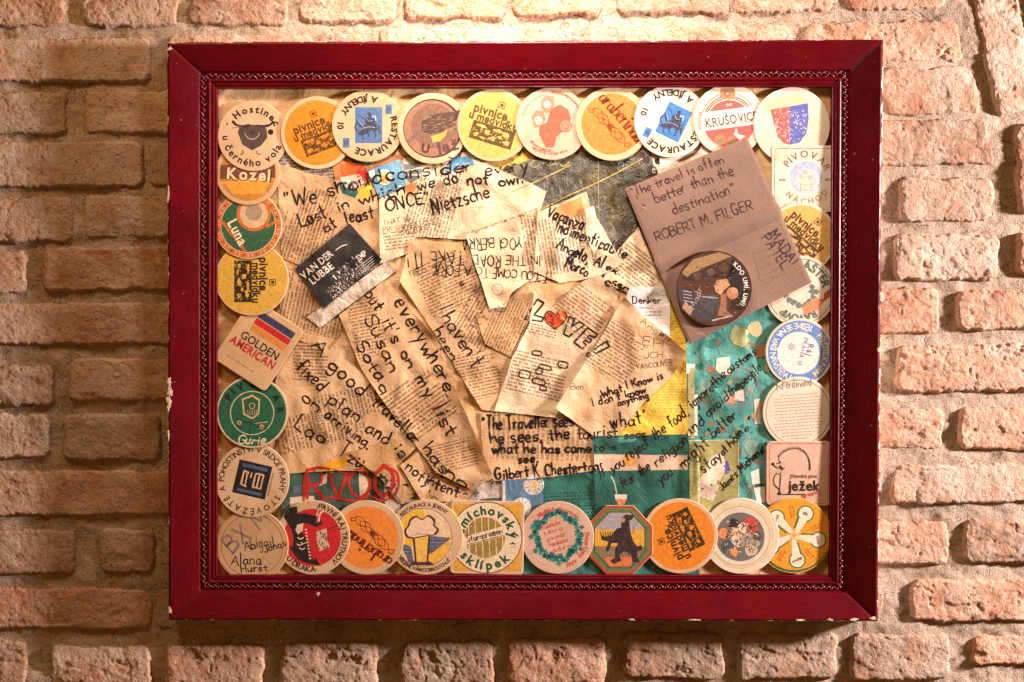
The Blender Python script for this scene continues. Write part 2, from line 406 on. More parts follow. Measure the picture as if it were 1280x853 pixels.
def bits():
    """larger patches where paint and gesso broke off the outer edge"""
    prm = ink((.74, .60, .50), .8, 'bare_gesso')
    spots = [(212.5, 478, 2.6, 6), (213.2, 490, 3.6, 5), (212.8, 501, 3.0, 6), (211.9, 511, 1.6, 4), (212, 545, 1.3, 7), (213, 761, 2.2, 6), (213.5, 62, 2.6, 2.6), (212, 243, 1.6, 9),
             (1100, 372, 2.6, 5), (1099, 437, 3.2, 2.4), (1098.5, 606, 2.2, 7), (1091, 771.5, 4, 2), (1066, 773.4, 5, 1.7), (1037, 773.8, 4, 1.4), (1000, 774, 5, 1.2), (868, 774, 6, .9), (790, 774, 5, .9),
             (398, 742, 2, 2)]
    for q, (x, y, rx, ry) in enumerate(spots):
        n = 18; V = []; inner = abs(y - 742) < 1
        for a in range(n):
            th = 2 * math.pi * a / n; rr = 1 + .55 * random.uniform(-1, 1)
            X, Z = PX(x + rx * rr * math.cos(th), y + ry * rr * math.sin(th), KF); V.append((X, -(.0459 if not inner else .0428) + .02, Z))
        X, Z = PX(x, y, KF); V.append((X, -(.0463 if not inner else .0431) + .02, Z))
        mesh_obj('paint_chip', V, [((a + 1) % n, a, n) for a in range(n)], prm, frame)
bits()
bk = [PX(262, 100, kk(.0198)), PX(1050, 100, kk(.0198)), PX(1050, 726, kk(.0198)), PX(262, 726, kk(.0198))]
def backing():
    y0, y1 = -.0201 + .02, -.0141 + .02
    V = [(x, y0, z) for x, z in bk] + [(x, y1, z) for x, z in bk]
    mesh_obj('backing_board', V, [(0, 3, 2, 1), (4, 5, 6, 7)] + [(i, (i + 1) % 4, (i + 1) % 4 + 4, i + 4) for i in range(4)], ink((.34, .2, .09), .8, 'backing_wood'), frame, False)
backing()

# ------------------------------------------------------------------ collage: sheets draped one on another
GX0, GY0, GW, GH = 255, 95, 800, 640            # height map of the pile, one cell a pixel
KP = kk(.0233)
gxx, gyy = np.meshgrid(np.arange(GW) + GX0, np.arange(GH) + GY0)
HM = np.full((GH, GW), .0209)
def maxf(a, r):
    b = a.copy()
    for ax in (0, 1):
        s = b.copy()
        for k in range(1, r + 1):
            s = np.maximum(s, np.roll(b, k, ax)); s = np.maximum(s, np.roll(b, -k, ax))
        b = s
    return b
def blur(a, r):
    for ax in (0, 1):
        c = np.cumsum(np.concatenate([np.take(a, [0] * (r + 1), ax), a, np.take(a, [-1] * r, ax)], ax), ax)
        n = a.shape[ax]
        hi = np.take(c, range(2 * r + 1, 2 * r + 1 + n), ax) if c.shape[ax] >= 2 * r + 1 + n else np.take(c, list(range(2 * r + 1, c.shape[ax])) + [c.shape[ax] - 1] * (2 * r + 1 + n - c.shape[ax]), ax)
        a = (hi - np.take(c, range(0, n), ax)) / (2 * r + 1)
    return a
def inpoly(X, Y, pts):
    if X is gxx:
        xs = [p[0] for p in pts]; ys = [p[1] for p in pts]
        a, b = max(0, int(min(xs)) - GX0 - 1), min(GW, int(max(xs)) - GX0 + 3); c, d = max(0, int(min(ys)) - GY0 - 1), min(GH, int(max(ys)) - GY0 + 3)
        o = np.zeros(X.shape, bool); o[c:d, a:b] = inpoly(X[c:d, a:b].copy(), Y[c:d, a:b].copy(), pts); return o
    ins = np.zeros(X.shape, bool); n = len(pts)
    for i in range(n):
        x0, y0 = pts[i]; x1, y1 = pts[(i + 1) % n]
        if y0 == y1: continue
        c = ((y0 > Y) != (y1 > Y)) & (X < (x1 - x0) * (Y - y0) / (y1 - y0) + x0)
        ins ^= c
    return ins
def edist(X, Y, pts):
    d = np.full(X.shape, 1e9); n = len(pts)
    for i in range(n):
        x0, y0 = pts[i]; x1, y1 = pts[(i + 1) % n]
        dx, dy = x1 - x0, y1 - y0; L = dx * dx + dy * dy + 1e-9
        t = np.clip(((X - x0) * dx + (Y - y0) * dy) / L, 0, 1)
        d = np.minimum(d, np.hypot(X - x0 - t * dx, Y - y0 - t * dy))
    return d
def outline(pts, step, wob, seed):
    out = []
    for i in range(len(pts)):
        a = np.array(pts[i], float); b = np.array(pts[(i + 1) % len(pts)], float); L = np.linalg.norm(b - a); n = max(1, int(L / step))
        nr = np.array([-(b - a)[1], (b - a)[0]]) / (L + 1e-9)
        for k in range(n):
            t = k / n; p = a + (b - a) * t
            o = wob * float(fbm(np.array(p[0] / 9), np.array(p[1] / 9), 3, seed)) * min(1, 4 * min(t, 1 - t) + .2)
            out.append(tuple(p + nr * o))
    return out
def fill(ol, step):
    a = np.array(ol); x0, y0 = a.min(0); x1, y1 = a.max(0)
    X, Y = np.meshgrid(np.arange(x0 + step * .5, x1, step), np.arange(y0 + step * .5, y1, step))
    ok = inpoly(X, Y, ol) & (edist(X, Y, ol) > step * .55)
    pts = [Vector(p) for p in ol] + [Vector((x, y)) for x, y in zip(X[ok], Y[ok])]
    n = len(ol)
    r = delaunay_2d_cdt(pts, [(i, (i + 1) % n) for i in range(n)], [], 0 if False else 1, 1e-5) if False else delaunay_2d_cdt(pts, [], [list(range(n))], 1, 1e-5)
    return [(v.x, v.y) for v in r[0]], [tuple(f) for f in r[2]]
collage_meshes = []
def sheet(name, pts, mat, curl=.25, amp=.25, wob=.8, seed=0, step=4.0, thick=.00025, bulge=0, gap=.00022, k=None):
    """one sheet of paper laid on the pile; depth follows what lies underneath"""
    global HM
    ol = outline(pts, step, wob, seed)
    m = inpoly(gxx, gyy, ol)
    und = maxf(HM, 4)
    und = blur(np.where(maxf(m.astype(float), 6) > 0, und, HM), 4)
    ed = edist(gxx, gyy, pts)
    cm = sst(-.1, .5, fbm(gxx / 45, gyy / 45, 2, seed + 5))
    f = und + gap + thick + curl * .0022 * np.exp(-ed / 7.0) * cm + amp * .0015 * (fbm(gxx / 34, gyy / 34, 3, seed + 9) * .5 + .5) + bulge * .001 * sst(0, 40, ed)
    rid = 1 - np.abs(fbm(gxx / 48, gyy / 48, 2, seed + 15)) * 4
    f = f + amp * .0020 * np.clip(rid, 0, 1) ** 2
    f = np.maximum(f, maxf(HM, 2) + thick + .00008)
    vs, fs = fill(ol, step)
    va = np.array(vs)
    def samp(x, y):
        x = np.clip(x - GX0, 0, GW - 1.01); y = np.clip(y - GY0, 0, GH - 1.01)
        ix = x.astype(int); iy = y.astype(int); fx = x - ix; fy = y - iy
        return (f[iy, ix] * (1 - fx) + f[iy, ix + 1] * fx) * (1 - fy) + (f[iy + 1, ix] * (1 - fx) + f[iy + 1, ix + 1] * fx) * fy
    d = samp(va[:, 0], va[:, 1])
    HM = np.where(m, f, HM)
    c = np.mean(ol, axis=0)
    X, Z = PX(va[:, 0], va[:, 1], KP); CX, CZ = PX(c[0], c[1], KP); cd = float(d.mean())
    V = np.stack([X - CX, -(d - cd), Z - CZ], 1)
    bm = bmesh.new(); bv = [bm.verts.new(v) for v in V]
    uvl = bm.loops.layers.uv.new('UVMap')
    uvm = {}
    for fa in fs:
        p = [va[i] for i in fa]
        ar = (p[1][0] - p[0][0]) * (p[2][1] - p[0][1]) - (p[2][0] - p[0][0]) * (p[1][1] - p[0][1])
        q = fa if ar < 0 else fa[::-1]
        try: bf = bm.faces.new([bv[i] for i in q])
        except ValueError: continue
        bf.smooth = True
        for lp, i in zip(bf.loops, q): lp[uvl].uv = (va[i][0], -va[i][1])
    be = [e for e in bm.edges if len(e.link_faces) == 1]
    ex = bmesh.ops.extrude_edge_only(bm, edges=be)
    for g in ex['geom']:
        if isinstance(g, bmesh.types.BMVert): g.co.y += thick + gap * .8
    bmesh.ops.delete(bm, geom=[v for v in bm.verts if not v.link_faces], context='VERTS')
    me = bpy.data.meshes.new(name); bm.to_mesh(me); bm.free(); me.materials.append(mat)
    o = link(bpy.data.objects.new(name, me)); o.location = (CX, -cd, CZ)
    me.set_sharp_from_angle(angle=R(50))
    collage_meshes.append(o)
    return o

TAN, TAN2 = (.64, .43, .245), (.50, .30, .145)
PAL, PAL2 = (.80, .64, .45), (.60, .42, .25)
GP = 'torn book pages in the collage'
sheets = {}
def page(key, pts, label, blocks=(), c=TAN, c2=TAN2, name='book_page', cat='page', group=GP, seed=None, mat=None, inkc=(.10, .05, .022), alpha=.85, **kw):
    seed = len(sheets) * 13 + 5 if seed is None else seed
    m = mat or page_mat('printed_' + name, c, c2, list(blocks), seed, inkc, alpha=alpha, rough=.3 if name in ('street_map', 'brochure', 'flag_card', 'egg_card') else .62)
    o = sheet(name, pts, m, seed=seed, **kw); tag(o, label, cat, group); sheets[key] = o
    return o
# parchment that lines the whole frame
page('back', [(262,101),(1050,101),(1050,726),(262,726)], 'crumpled golden parchment sheet lining the inside of the red frame', name='parchment_sheet', cat='paper', group=None,
     c=(.70,.48,.26), c2=(.46,.27,.11), amp=1.0, step=4.5, wob=0, curl=0)
# printed strips and flyers lowest in the pile
page('strip', [(342,178),(425,188),(424,238),(398,240),(345,222)], 'greyish printed strip under the orange bear coaster, lines running level', [(384,210,80,46,-3,4.0)], c=(.66,.60,.52), c2=(.5,.43,.35), amp=.4)
page('map', [(858,398),(975,380),(985,640),(858,648)], 'teal and green street map with pink roads under slanted handwriting', name='street_map', cat='map', group=None, mat=None, c=(.12,.42,.38), c2=(.05,.20,.18), amp=.9)
page('teal', [(615,588),(872,560),(874,724),(610,726)], 'dark teal brochure sheet along the bottom between wreath and bear coasters', name='brochure', cat='brochure', group=None, c=(.055,.25,.21), c2=(.025,.12,.10), amp=.4,
     blocks=[(700,640,110,50,-2,4.2)], inkc=(.015,.06,.05))
page('photo', [(470,585),(632,590),(632,650),(600,660),(478,652)], 'blurry black and white photo scrap above the beer glass coaster', name='photo_scrap', cat='photo', group=None, c=(.62,.56,.50), c2=(.10,.085,.075), amp=.3)
page('green', [(352,600),(400,578),(455,560),(500,598),(505,650),(352,655)], 'grey green picture scrap under the red outlined letters', name='picture_scrap', cat='picture', group=None, c=(.09,.15,.115), c2=(.03,.06,.05), amp=.3)
page('floral', [(795,190),(832,185),(832,230),(806,232)], 'cream scrap with black flower pattern below the blue rider coaster', name='floral_scrap', cat='paper', group=None, c=(.74,.64,.50), c2=(.66,.55,.42), amp=.2)
page('white', [(824,188),(905,180),(900,215),(826,245)], 'white printed scrap tucked under the top edge of the brown book', [(860,208,70,26,-18,4)], name='printed_scrap', cat='paper', group=None, c=(.78,.72,.62), c2=(.70,.62,.50), amp=.2, alpha=.35)
page('gold', [(583,188),(668,190),(668,212),(610,232),(596,215)], 'mustard yellow scrap under the pale bear coaster', name='yellow_scrap', cat='paper', group=None, c=(.66,.47,.12), c2=(.55,.36,.07), amp=.2)
page('bluew', [(545,190),(596,192),(608,222),(566,228)], 'white scrap with a blue corner under the hedgehog coaster', name='blue_scrap', cat='paper', group=None, c=(.70,.66,.60), c2=(.62,.56,.48), amp=.2)
page('flyer', [(414,200),(455,188),(520,196),(532,225),(520,250),(470,262),(424,248)], 'colourful comic flyer scrap with red, teal and yellow shapes', name='comic_flyer', cat='flyer', group=None, c=(.55,.24,.08), c2=(.20,.10,.05), amp=.3)
# tobacco pouch plastic
def pouch_mat():
    m, t, b = new_mat('dark_plastic_film', .24, .6)
    pos = t.n('ShaderNodeNewGeometry').outputs['Position']
    n = t.noise(pos, 20, 6, .7, .6)
    c = t.ramp(n, [(.34, (.035, .03, .018)), (.52, (.085, .075, .045)), (.72, (.30, .25, .12))])
    setc(t, b, c); t.t.links.new(t.ramp(t.noise(pos, 14, 4, .6), [(.3, .2), (.7, .5)]), b.inputs['Roughness'])
    bump(t, b, t.noise(pos, 38, 6, .7, 1.4), .007, .9); return m
page('pouch', [(600,222),(690,190),(812,188),(830,250),(836,330),(800,362),(735,352),(676,300),(640,245)], 'dark greenish plastic film pouch with gold edge above the central pages', name='plastic_pouch', cat='pouch', group=None, mat=pouch_mat(), amp=.6)
# large pages
page('ul', [(346,205),(392,218),(470,236),(478,300),(470,345),(420,352),(352,322)], 'tan page at upper left starting the long quote, beside the green coaster', [(383,300,58,74,-72,4.4),(395,262,50,40,-72,4.4)], amp=.5)
page('lm', [(348,330),(405,338),(440,385),(436,425),(412,440),(352,418)], 'page with dense dark print right of the yellow bear coaster', [(393,382,72,80,-78,4.6)], c=(.60,.40,.22), c2=(.42,.25,.12), amp=.5)
page('la', [(350,432),(398,428),(412,438),(446,396),(500,460),(520,560),(490,590),(420,588),(358,592),(340,520)], 'large page at lower left with fixed plan handwriting between printed columns', [(388,452,44,52,2,4.2),(378,540,44,56,77,4.8),(425,520,60,62,77,4.8),(463,500,34,34,77,4.8)], amp=.6)
page('lao', [(436,566),(495,548),(506,585),(530,612),(500,630),(478,600)], 'blank kraft corner between the red letters and the long central page', [], c=(.56,.34,.16), c2=(.45,.26,.11), amp=.4)
page('ct', [(474,222),(530,208),(606,205),(660,228),(683,240),(674,268),(620,290),(590,300),(520,296),(512,316),(475,330)], 'wide pale page at top centre under the signature line of the long quote', [(540,262,74,60,-74,4.2),(560,232,80,30,-74,4.4),(500,300,40,26,-8,4)], c=PAL, c2=PAL2, amp=.5)
page('in', [(500,582),(530,560),(600,602),(588,620),(572,648),(536,640)], 'creased page end with the words not intent, over the photo scrap', [(560,585,46,20,-12,3.8)], c=TAN, amp=.5)
page('sees', [(600,516),(742,512),(743,588),(690,596),(606,602)], 'wide low page with heavy block capitals about the traveller', [(676,545,60,120,-88,6.2)], c=TAN, c2=TAN2, amp=.5, alpha=.62)
page('yellow', [(778,388),(856,380),(860,546),(772,545)], 'bright yellow printed sheet right of the slanted pointed page', [(838,492,48,34,0,3.4),(838,513,44,6,0,3.2),(842,400,30,60,0,3.6)], name='yellow_sheet', cat='sheet', group=None, c=(.80,.58,.09), c2=(.66,.44,.05), amp=.2, alpha=.4)
page('tri', [(798,284),(826,348),(836,362),(790,368),(752,352),(768,318)], 'cream page wedge between the plastic pouch and the white card', [(795,335,56,44,38,4.4)], c=(.78,.64,.44), c2=(.68,.5,.3), amp=.4)
page('ta', [(512,300),(550,308),(588,322),(612,384),(640,430),(658,452),(622,516),(602,512),(546,422),(500,352)], 'long page under the upside down words and the words I have not been', [(562,352,76,70,-24,4.2),(600,398,70,50,-60,4.4),(594,470,62,60,-12,4.0)], c=TAN, c2=(.56,.36,.19), amp=.5, curl=1.2)
page('ptr', [(610,384),(632,380),(660,348),(662,400),(640,448),(606,430),(596,396)], 'pointed dark printed page squeezed left of the LOVE page', [(632,410,80,44,-66,3.8)], c=(.58,.38,.2), amp=.3)
page('list', [(424,394),(478,352),(502,372),(545,424),(562,470),(617,597),(590,612),(545,590),(478,500),(452,462)], 'long slanted page ending in a sharp corner, everywhere and list in big script', [(460,410,40,72,-12,4.2),(520,510,84,72,-36,5.0),(565,570,64,36,-14,3.8)], c=TAN, c2=TAN2, amp=.6, curl=1.8)
page('yogi', [(582,294),(628,278),(676,264),(700,300),(696,348),(660,352),(640,366),(632,384),(612,386)], 'page with upside down capitals naming a baseball player, folded lower tip', [(676,305,80,40,80,4.2)], c=PAL, c2=PAL2, amp=.35, curl=1.2)
page('vac', [(672,266),(733,240),(738,262),(752,282),(778,330),(748,346),(700,354),(668,340)], 'page with bold Italian handwriting and an orange top corner', [(706,306,70,66,80,4.2)], c=PAL, c2=PAL2, amp=.4, curl=1.6)
page('prt', [(692,384),(728,352),(750,344),(774,366),(762,400),(738,442),(716,414)], 'tilted finely printed page behind the outlined V and E', [(728,390,62,58,36,4.6)], c=(.70,.52,.34), amp=.3, curl=.8)
page('love', [(668,364),(662,404),(640,448),(618,514),(694,522),(738,442),(700,392)], 'page with outlined LOVE letters and words ringed in pen', [(672,412,48,12,14,3.6),(672,470,70,52,14,4.4)], c=PAL, c2=PAL2, amp=.4, curl=1.0)
page('card', [(783,358.5),(838,360),(837,424),(784,402)], 'small white business card with black gothic name', name='business_card', cat='card', group=None, c=(.80,.77,.74), c2=(.76,.72,.69), amp=.05, wob=.1, thick=.0004)
page('what', [(780,372),(857,440),(842,468),(800,508),(776,540),(758,556),(694,510),(742,436)], 'large pointed page with What I know is, tip hanging over the teal sheet', [(770,440,62,66,32,4.4)], c=(.70,.49,.30), c2=(.60,.40,.22), amp=.45, curl=2.2)

page('egg', [(459,214),(500,199),(508,232),(474,247)], 'small blue square picture with a fried egg on the comic flyer', name='egg_card', cat='card', group=None, c=(.16,.36,.52), c2=(.10,.26,.42), amp=.1, wob=.2)
page('daisy', [(627,600),(678,598),(680,648),(628,652)], 'blue card with white daisies between the photo scrap and teal sheet', name='daisy_card', cat='card', group=None, c=(.13,.26,.40), c2=(.08,.18,.30), amp=.1, wob=.2, curl=0)
page('band', [(740,545),(860,543),(860,640),(745,650)], 'dark green card with a cream band above the goat coaster', name='flag_card', cat='card', group=None, c=(.035,.15,.12), c2=(.02,.08,.065), amp=.25, wob=.3, curl=0)

# ------------------------------------------------------------------ drawing helpers: printed shapes and letters as thin inked geometry
_gl = {}
def glyph(ch, off):
    off = min(off, .04); key = (ch, off)
    if key in _gl: return _gl[key]
    cu = bpy.data.curves.new('t', 'FONT'); cu.body = ch; cu.size = 1; cu.offset = off; cu.resolution_u = 3; cu.fill_mode = 'FRONT'
    o = bpy.data.objects.new('t', cu)
    me = o.to_mesh()
    v = [(p.co.x, p.co.y) for p in me.vertices]; f = [tuple(p.vertices) for p in me.polygons]
    o.to_mesh_clear(); bpy.data.objects.remove(o); bpy.data.curves.remove(cu)
    if v: x0 = min(p[0] for p in v); x1 = max(p[0] for p in v)
    else: x0, x1 = 0, .28
    _gl[key] = (v, f, x0, x1); return _gl[key]
# single-stroke hand lettering, units: x-height 5, cap height 10
HF = {
'a':(4.8,["4,4.3 2,5 .3,3.5 .3,1 2,0 4,2.2","4,5 4,1 4.8,0"]),'b':(4.4,["0,10 0,0","0,3.5 2,5 4,3.8 4,1 2,0 0,1"]),'c':(4,["4,4.2 2,5 .3,3.3 .3,1.2 2,0 4,.8"]),
'd':(4.6,["4,4 2,5 .2,3.2 .3,1 2,0 4,1.5","4,10 4,0"]),'e':(4.2,[".3,2.6 4,2.8 3.6,4.6 2,5 .4,3.4 .4,1.2 2,0 4,.8"]),'f':(4,["4,9.5 2.8,10 1.8,8.5 1.8,0","0,5 3.6,5"]),
'g':(4.4,["4,4.2 2,5 .3,3.5 .5,1 2,.4 4,2","4,5 4,-2 2.5,-4 .5,-3"]),'h':(4.2,["0,10 0,0","0,3 2,5 3.6,4 3.8,0"]),'i':(1.8,["1,5 1,0","1,7.2 1.1,7.8"]),'j':(2.6,["2,5 2,-2.5 .5,-4","2,7.2 2.1,7.8"]),
'k':(4,["0,10 0,0","3.5,5 0,2","1,2.6 3.8,0"]),'l':(2,["1,10 1,0"]),'m':(5.8,["0,5 0,0","0,3.5 1.6,5 2.6,4 2.6,0","2.6,3.5 4.2,5 5.4,4 5.4,0"]),'n':(4.2,["0,5 0,0","0,3.3 2,5 3.6,4 3.8,0"]),
'o':(4.2,["2,5 .3,3.8 .3,1.2 2,0 3.8,1.2 3.8,3.8 2,5 1.4,4.8"]),'p':(4.4,["0,5 0,-4","0,3.6 2,5 4,3.8 4,1.2 2,0 0,1"]),'q':(4.4,["4,5 4,-4","4,3.6 2,5 0,3.8 0,1.2 2,0 4,1"]),
'r':(3.4,["0,5 0,0","0,3 1.5,4.8 3.2,4.6"]),'s':(3.6,["3.4,4.4 2,5 .4,4 1,2.8 3,2.2 3.4,1 2,0 .2,.6"]),'t':(3.8,["1.8,8.5 1.8,1 3,0","0,5 3.8,5"]),'u':(4.4,["0,5 .2,1.2 1.8,0 3.8,2","3.8,5 3.8,0"]),
'v':(4.2,["0,5 2,0 2,0 4,5"]),'w':(6,["0,5 1.5,0 1.5,0 3,4.5 3,4.5 4.5,0 4.5,0 6,5"]),'x':(4.2,["0,5 4,0","4,5 0,0"]),'y':(4.2,["0,5 2,1","4,5 1,-4"]),'z':(4.2,["0,5 4,5 4,5 0,0 0,0 4,0"]),
'A':(6.4,["0,0 3,10 3,10 6,0","1.2,3.8 4.9,3.8"]),'B':(5.6,["0,10 0,0","0,10 4,9.4 4.2,6.4 0,5.4","0,5.4 4.6,4.8 5,1.4 0,0"]),'C':(5.6,["5.4,8.6 3,10 .4,7.6 .4,2.4 3,0 5.4,1.4"]),'D':(5.8,["0,10 0,0","0,10 4,9 5.4,5 4,1 0,0"]),
'E':(5,["4.6,10 0,10 0,10 0,0 0,0 4.8,0","0,5.2 4,5.2"]),'F':(4.8,["4.6,10 0,10 0,10 0,0","0,5.2 3.8,5.2"]),'G':(6,["5.4,8.6 3,10 .4,7.6 .4,2.4 3,0 5.4,1.6 5.4,4.6 5.4,4.6 3.2,4.6"]),'H':(5.6,["0,10 0,0","5.2,10 5.2,0","0,5 5.2,5"]),
'I':(2,["1,10 1,0"]),'J':(4.4,["4,10 4,2 2.4,0 .2,1.6"]),'K':(5.4,["0,10 0,0","5,10 0,4.2","1.4,5.6 5.2,0"]),'L':(4.8,["0,10 0,0 0,0 4.6,0"]),'M':(7,["0,0 .6,10 .6,10 3.4,3 3.4,3 6.2,10 6.2,10 6.8,0"]),
'N':(5.8,["0,0 0,10 0,10 5.4,0 5.4,0 5.4,10"]),'O':(6.2,["3,10 .3,7.4 .3,2.6 3,0 5.8,2.6 5.8,7.4 3,10 2.2,9.7"]),'P':(5,["0,10 0,0","0,10 4,9.4 4.6,7.2 4,5.2 0,4.6"]),'R':(5.4,["0,10 0,0","0,10 4,9.4 4.4,7.2 3.8,5.2 0,4.8","1.6,4.8 5.2,0"]),
'S':(5,["4.6,8.8 2.6,10 .4,8.2 1.2,5.8 3.8,4.4 4.6,2 2.4,0 .2,1.4"]),'T':(5.6,["0,10 5.4,10","2.7,10 2.7,0"]),'U':(5.6,["0,10 0,2.6 2.6,0 5.2,2.6 5.2,10"]),'V':(5.8,["0,10 2.8,0 2.8,0 5.6,10"]),
'W':(8,["0,10 2,0 2,0 4,7 4,7 6,0 6,0 8,10"]),'X':(5.4,["0,10 5,0","5,10 0,0"]),'Y':(5.4,["0,10 2.6,5.2","5.2,10 2.6,5.2 2.6,0"]),'Z':(5.2,["0,10 5,10 5,10 0,0 0,0 5,0"]),
'!':(2,["1,10 1,3.4","1,.8 1.1,.1"]),'.':(1.6,[".6,.5 .8,0"]),',':(1.8,["1,.8 .4,-1.6"]),"'":(1.4,[".8,10 .4,7.8"]),'"':(2.8,[".6,10 .4,8","2.2,10 2,8"]),'(':(2.4,["2,10 .6,5 2,0"]),'-':(3,["0,4 3,4"]),
'ˇ':(0,["1,8.5 2,7 3,8.5"]),'*':(4,["0,7 4,3","4,7 0,3","2,8 2,2"]),' ':(2.6,[]),'?':(4.2,[".2,8.2 2,10 4,8 2,5.4 2,3.2","2,.6 2.1,0"]),
}
def smooth_line(s, n=5):
    p = [tuple(map(float, q.split(','))) for q in s.split()]
    return catmull(p, n)
def catmull(p, n=5):
    if len(p) < 3: return [np.array(q) for q in p]
    p = [np.array(q, float) for q in p]; q = [p[0]] + p + [p[-1]]; out = []
    for i in range(1, len(q) - 2):
        a, b, c, d = q[i - 1], q[i], q[i + 1], q[i + 2]
        if np.allclose(b, c): continue
        for k in range(n):
            t = k / n
            out.append(.5 * ((2 * b) + (-a + c) * t + (2 * a - 5 * b + 4 * c - d) * t * t + (-a + 3 * b - 3 * c + d) * t ** 3))
    out.append(p[-1]); return out
class Art:
    """collects flat inked shapes in image pixels (x right, y down); levels keep overlapping inks apart"""
    def __init__(s): s.v = []; s.f = []; s.m = []; s.mats = []; s.lv = 1; s.pen = False
    def mi(s, c):
        m = c if isinstance(c, bpy.types.Material) else ink(c)
        if m not in s.mats: s.mats.append(m)
        return s.mats.index(m)
    def add(s, vs, fs, c, up=True):
        if up: s.lv += 1
        b = len(s.v); k = s.mi(c)
        s.v += [(x, y, s.lv) for x, y in vs]
        for f in fs:
            ar = 0
            for i in range(len(f)):
                x0, y0 = vs[f[i]]; x1, y1 = vs[f[(i + 1) % len(f)]]; ar += x0 * y1 - x1 * y0
            f = f if ar < 0 else tuple(f)[::-1]
            s.f.append(tuple(b + i for i in f)); s.m.append(k)
        return s
    def disc(s, x, y, r, c, ry=None, n=40, a0=0, up=True):
        ry = ry or r
        return s.add([(x + r * math.cos(a0 + 2 * math.pi * i / n), y + ry * math.sin(a0 + 2 * math.pi * i / n)) for i in range(n)], [tuple(range(n))], c, up)
    def ring(s, x, y, r0, r1, c, n=48, a0=0, a1=360, sq=1, up=True):
        full = a1 - a0 >= 360; m = n if full else n + 1
        v = []
        for i in range(m):
            a = R(a0 + (a1 - a0) * i / n)
            v += [(x + r0 * math.cos(a), y + r0 * sq * math.sin(a)), (x + r1 * math.cos(a), y + r1 * sq * math.sin(a))]
        return s.add(v, [(2 * i, 2 * i + 1, (2 * i + 3) % (2 * m), (2 * i + 2) % (2 * m)) for i in range(n)], c, up)
    def poly(s, pts, c, up=True):
        r = delaunay_2d_cdt([Vector(p) for p in pts], [], [list(range(len(pts)))], 1, 1e-6)
        return s.add([(v.x, v.y) for v in r[0]], [tuple(f) for f in r[2]], c, up)
    def rect(s, x, y, w, h, a, c, up=True):
        ca, sa = math.cos(R(a)), math.sin(R(a))
        return s.add([(x + u * w / 2 * ca - v * h / 2 * sa, y + u * w / 2 * sa + v * h / 2 * ca) for u, v in ((-1, -1), (1, -1), (1, 1), (-1, 1))], [(0, 1, 2, 3)], c, up)
    def line(s, pts, w, c, nib=None, up=True, sm=0, closed=False):
        p = catmull(pts, sm) if sm else [np.array(q, float) for q in pts]
        if closed: p = p + [p[0], p[1]]
        o = [p[0]]
        for q in p[1:]:
            d = q - o[-1]; nn = int(np.linalg.norm(d) / 3.2)
            o += [o[-1] + d * (k / (nn + 1)) for k in range(1, nn + 1)] + [q]
        p = o
        if len(p) < 2: return s
        v = []; n = len(p)
        for i in range(n):
            d = p[min(i + 1, n - 1)] - p[max(i - 1, 0)]; L = np.linalg.norm(d) or 1; d = d / L; nr = np.array([-d[1], d[0]])
            ww = w * (1 + .10 * math.sin(i * 1.7 + p[i][0]) + .16 * math.sin(p[i][0] * .31 + p[i][1] * .23))
            if s.pen: ww *= (.62 if i == n - 1 else (.85 if i == n - 2 else 1)) if n > 3 else 1
            if nib is not None: ww = w * (.22 + .95 * abs(math.sin(math.atan2(d[1], d[0]) - R(nib))))
            e = .5 * ww
            q = p[i] - d * e * .6 if i == 0 else (p[i] + d * e * .6 if i == n - 1 else p[i])
            v += [tuple(q + nr * e), tuple(q - nr * e)]
        return s.add(v, [(2 * i, 2 * i + 1, 2 * i + 3, 2 * i + 2) for i in range(n - 1)], c, up)
    def hand(s, txt, x0, y0, x1, y1, h, w, c, nib=None, jit=.5, slant=0., up=True, sd=1):
        """hand lettering along a baseline; h = cap height in pixels"""
        rr = random.Random(hash(txt) % 1000 + sd if False else sum(map(ord, txt)) + sd)
        adv = [HF.get(ch, HF['o'])[0] + 1.5 for ch in txt]; tot = sum(adv) - 1.5
        L = math.hypot(x1 - x0, y1 - y0); a = math.atan2(y1 - y0, x1 - x0); sx = L / tot; sy = h / 10
        dx, dy = math.cos(a), math.sin(a); cx = 0
        if up: s.lv += 1
        for ch, ad in zip(txt, adv):
            jr = rr.uniform(-.09, .09); jy = rr.uniform(-jit, jit); js = 1 + rr.uniform(-.15, .15); ja = rr.uniform(-.16, .16)
            for st in HF.get(ch, HF['o'])[1]:
                pl = smooth_line(st, 4)
                q = []
                for g in pl:
                    gx = g[0] * sx * (2 - js) + slant * g[1] * sy + cx * sx; gy = (g[1] * js + jy + ja * g[0]) * sy
                    gx, gy = gx + gy * jr, gy - (gx - cx * sx) * jr
                    q.append(np.array((x0 + gx * dx + gy * dy, y0 + gx * dy - gy * dx)))
                s.line(q, w * rr.uniform(.85, 1.15), c, nib, up=False)
            cx += ad
        return s
    def text(s, txt, x, y, size, a, c, bold=.0, xs=1., sp=.09, mid=True, up=True):
        adv = []
        for ch in txt:
            v, f, x0, x1 = glyph(ch, bold); adv.append(((x1 - x0) if v else .28) + sp)
        W = (sum(adv) - sp) * size * xs
        dx, dy = math.cos(R(a)), math.sin(R(a)); px = -W / 2 if mid else 0
        if up: s.lv += 1
        for ch, ad in zip(txt, adv):
            v, f, x0, x1 = glyph(ch, bold)
            if v:
                vv = []
                for gx, gy in v:
                    X = px + (gx - x0) * size * xs; Y = (gy - (.34 if mid else 0)) * size
                    vv.append((x + X * dx + Y * dy, y + X * dy - Y * dx))
                s.add(vv, f, c, False)
            px += ad * size * xs
        return s
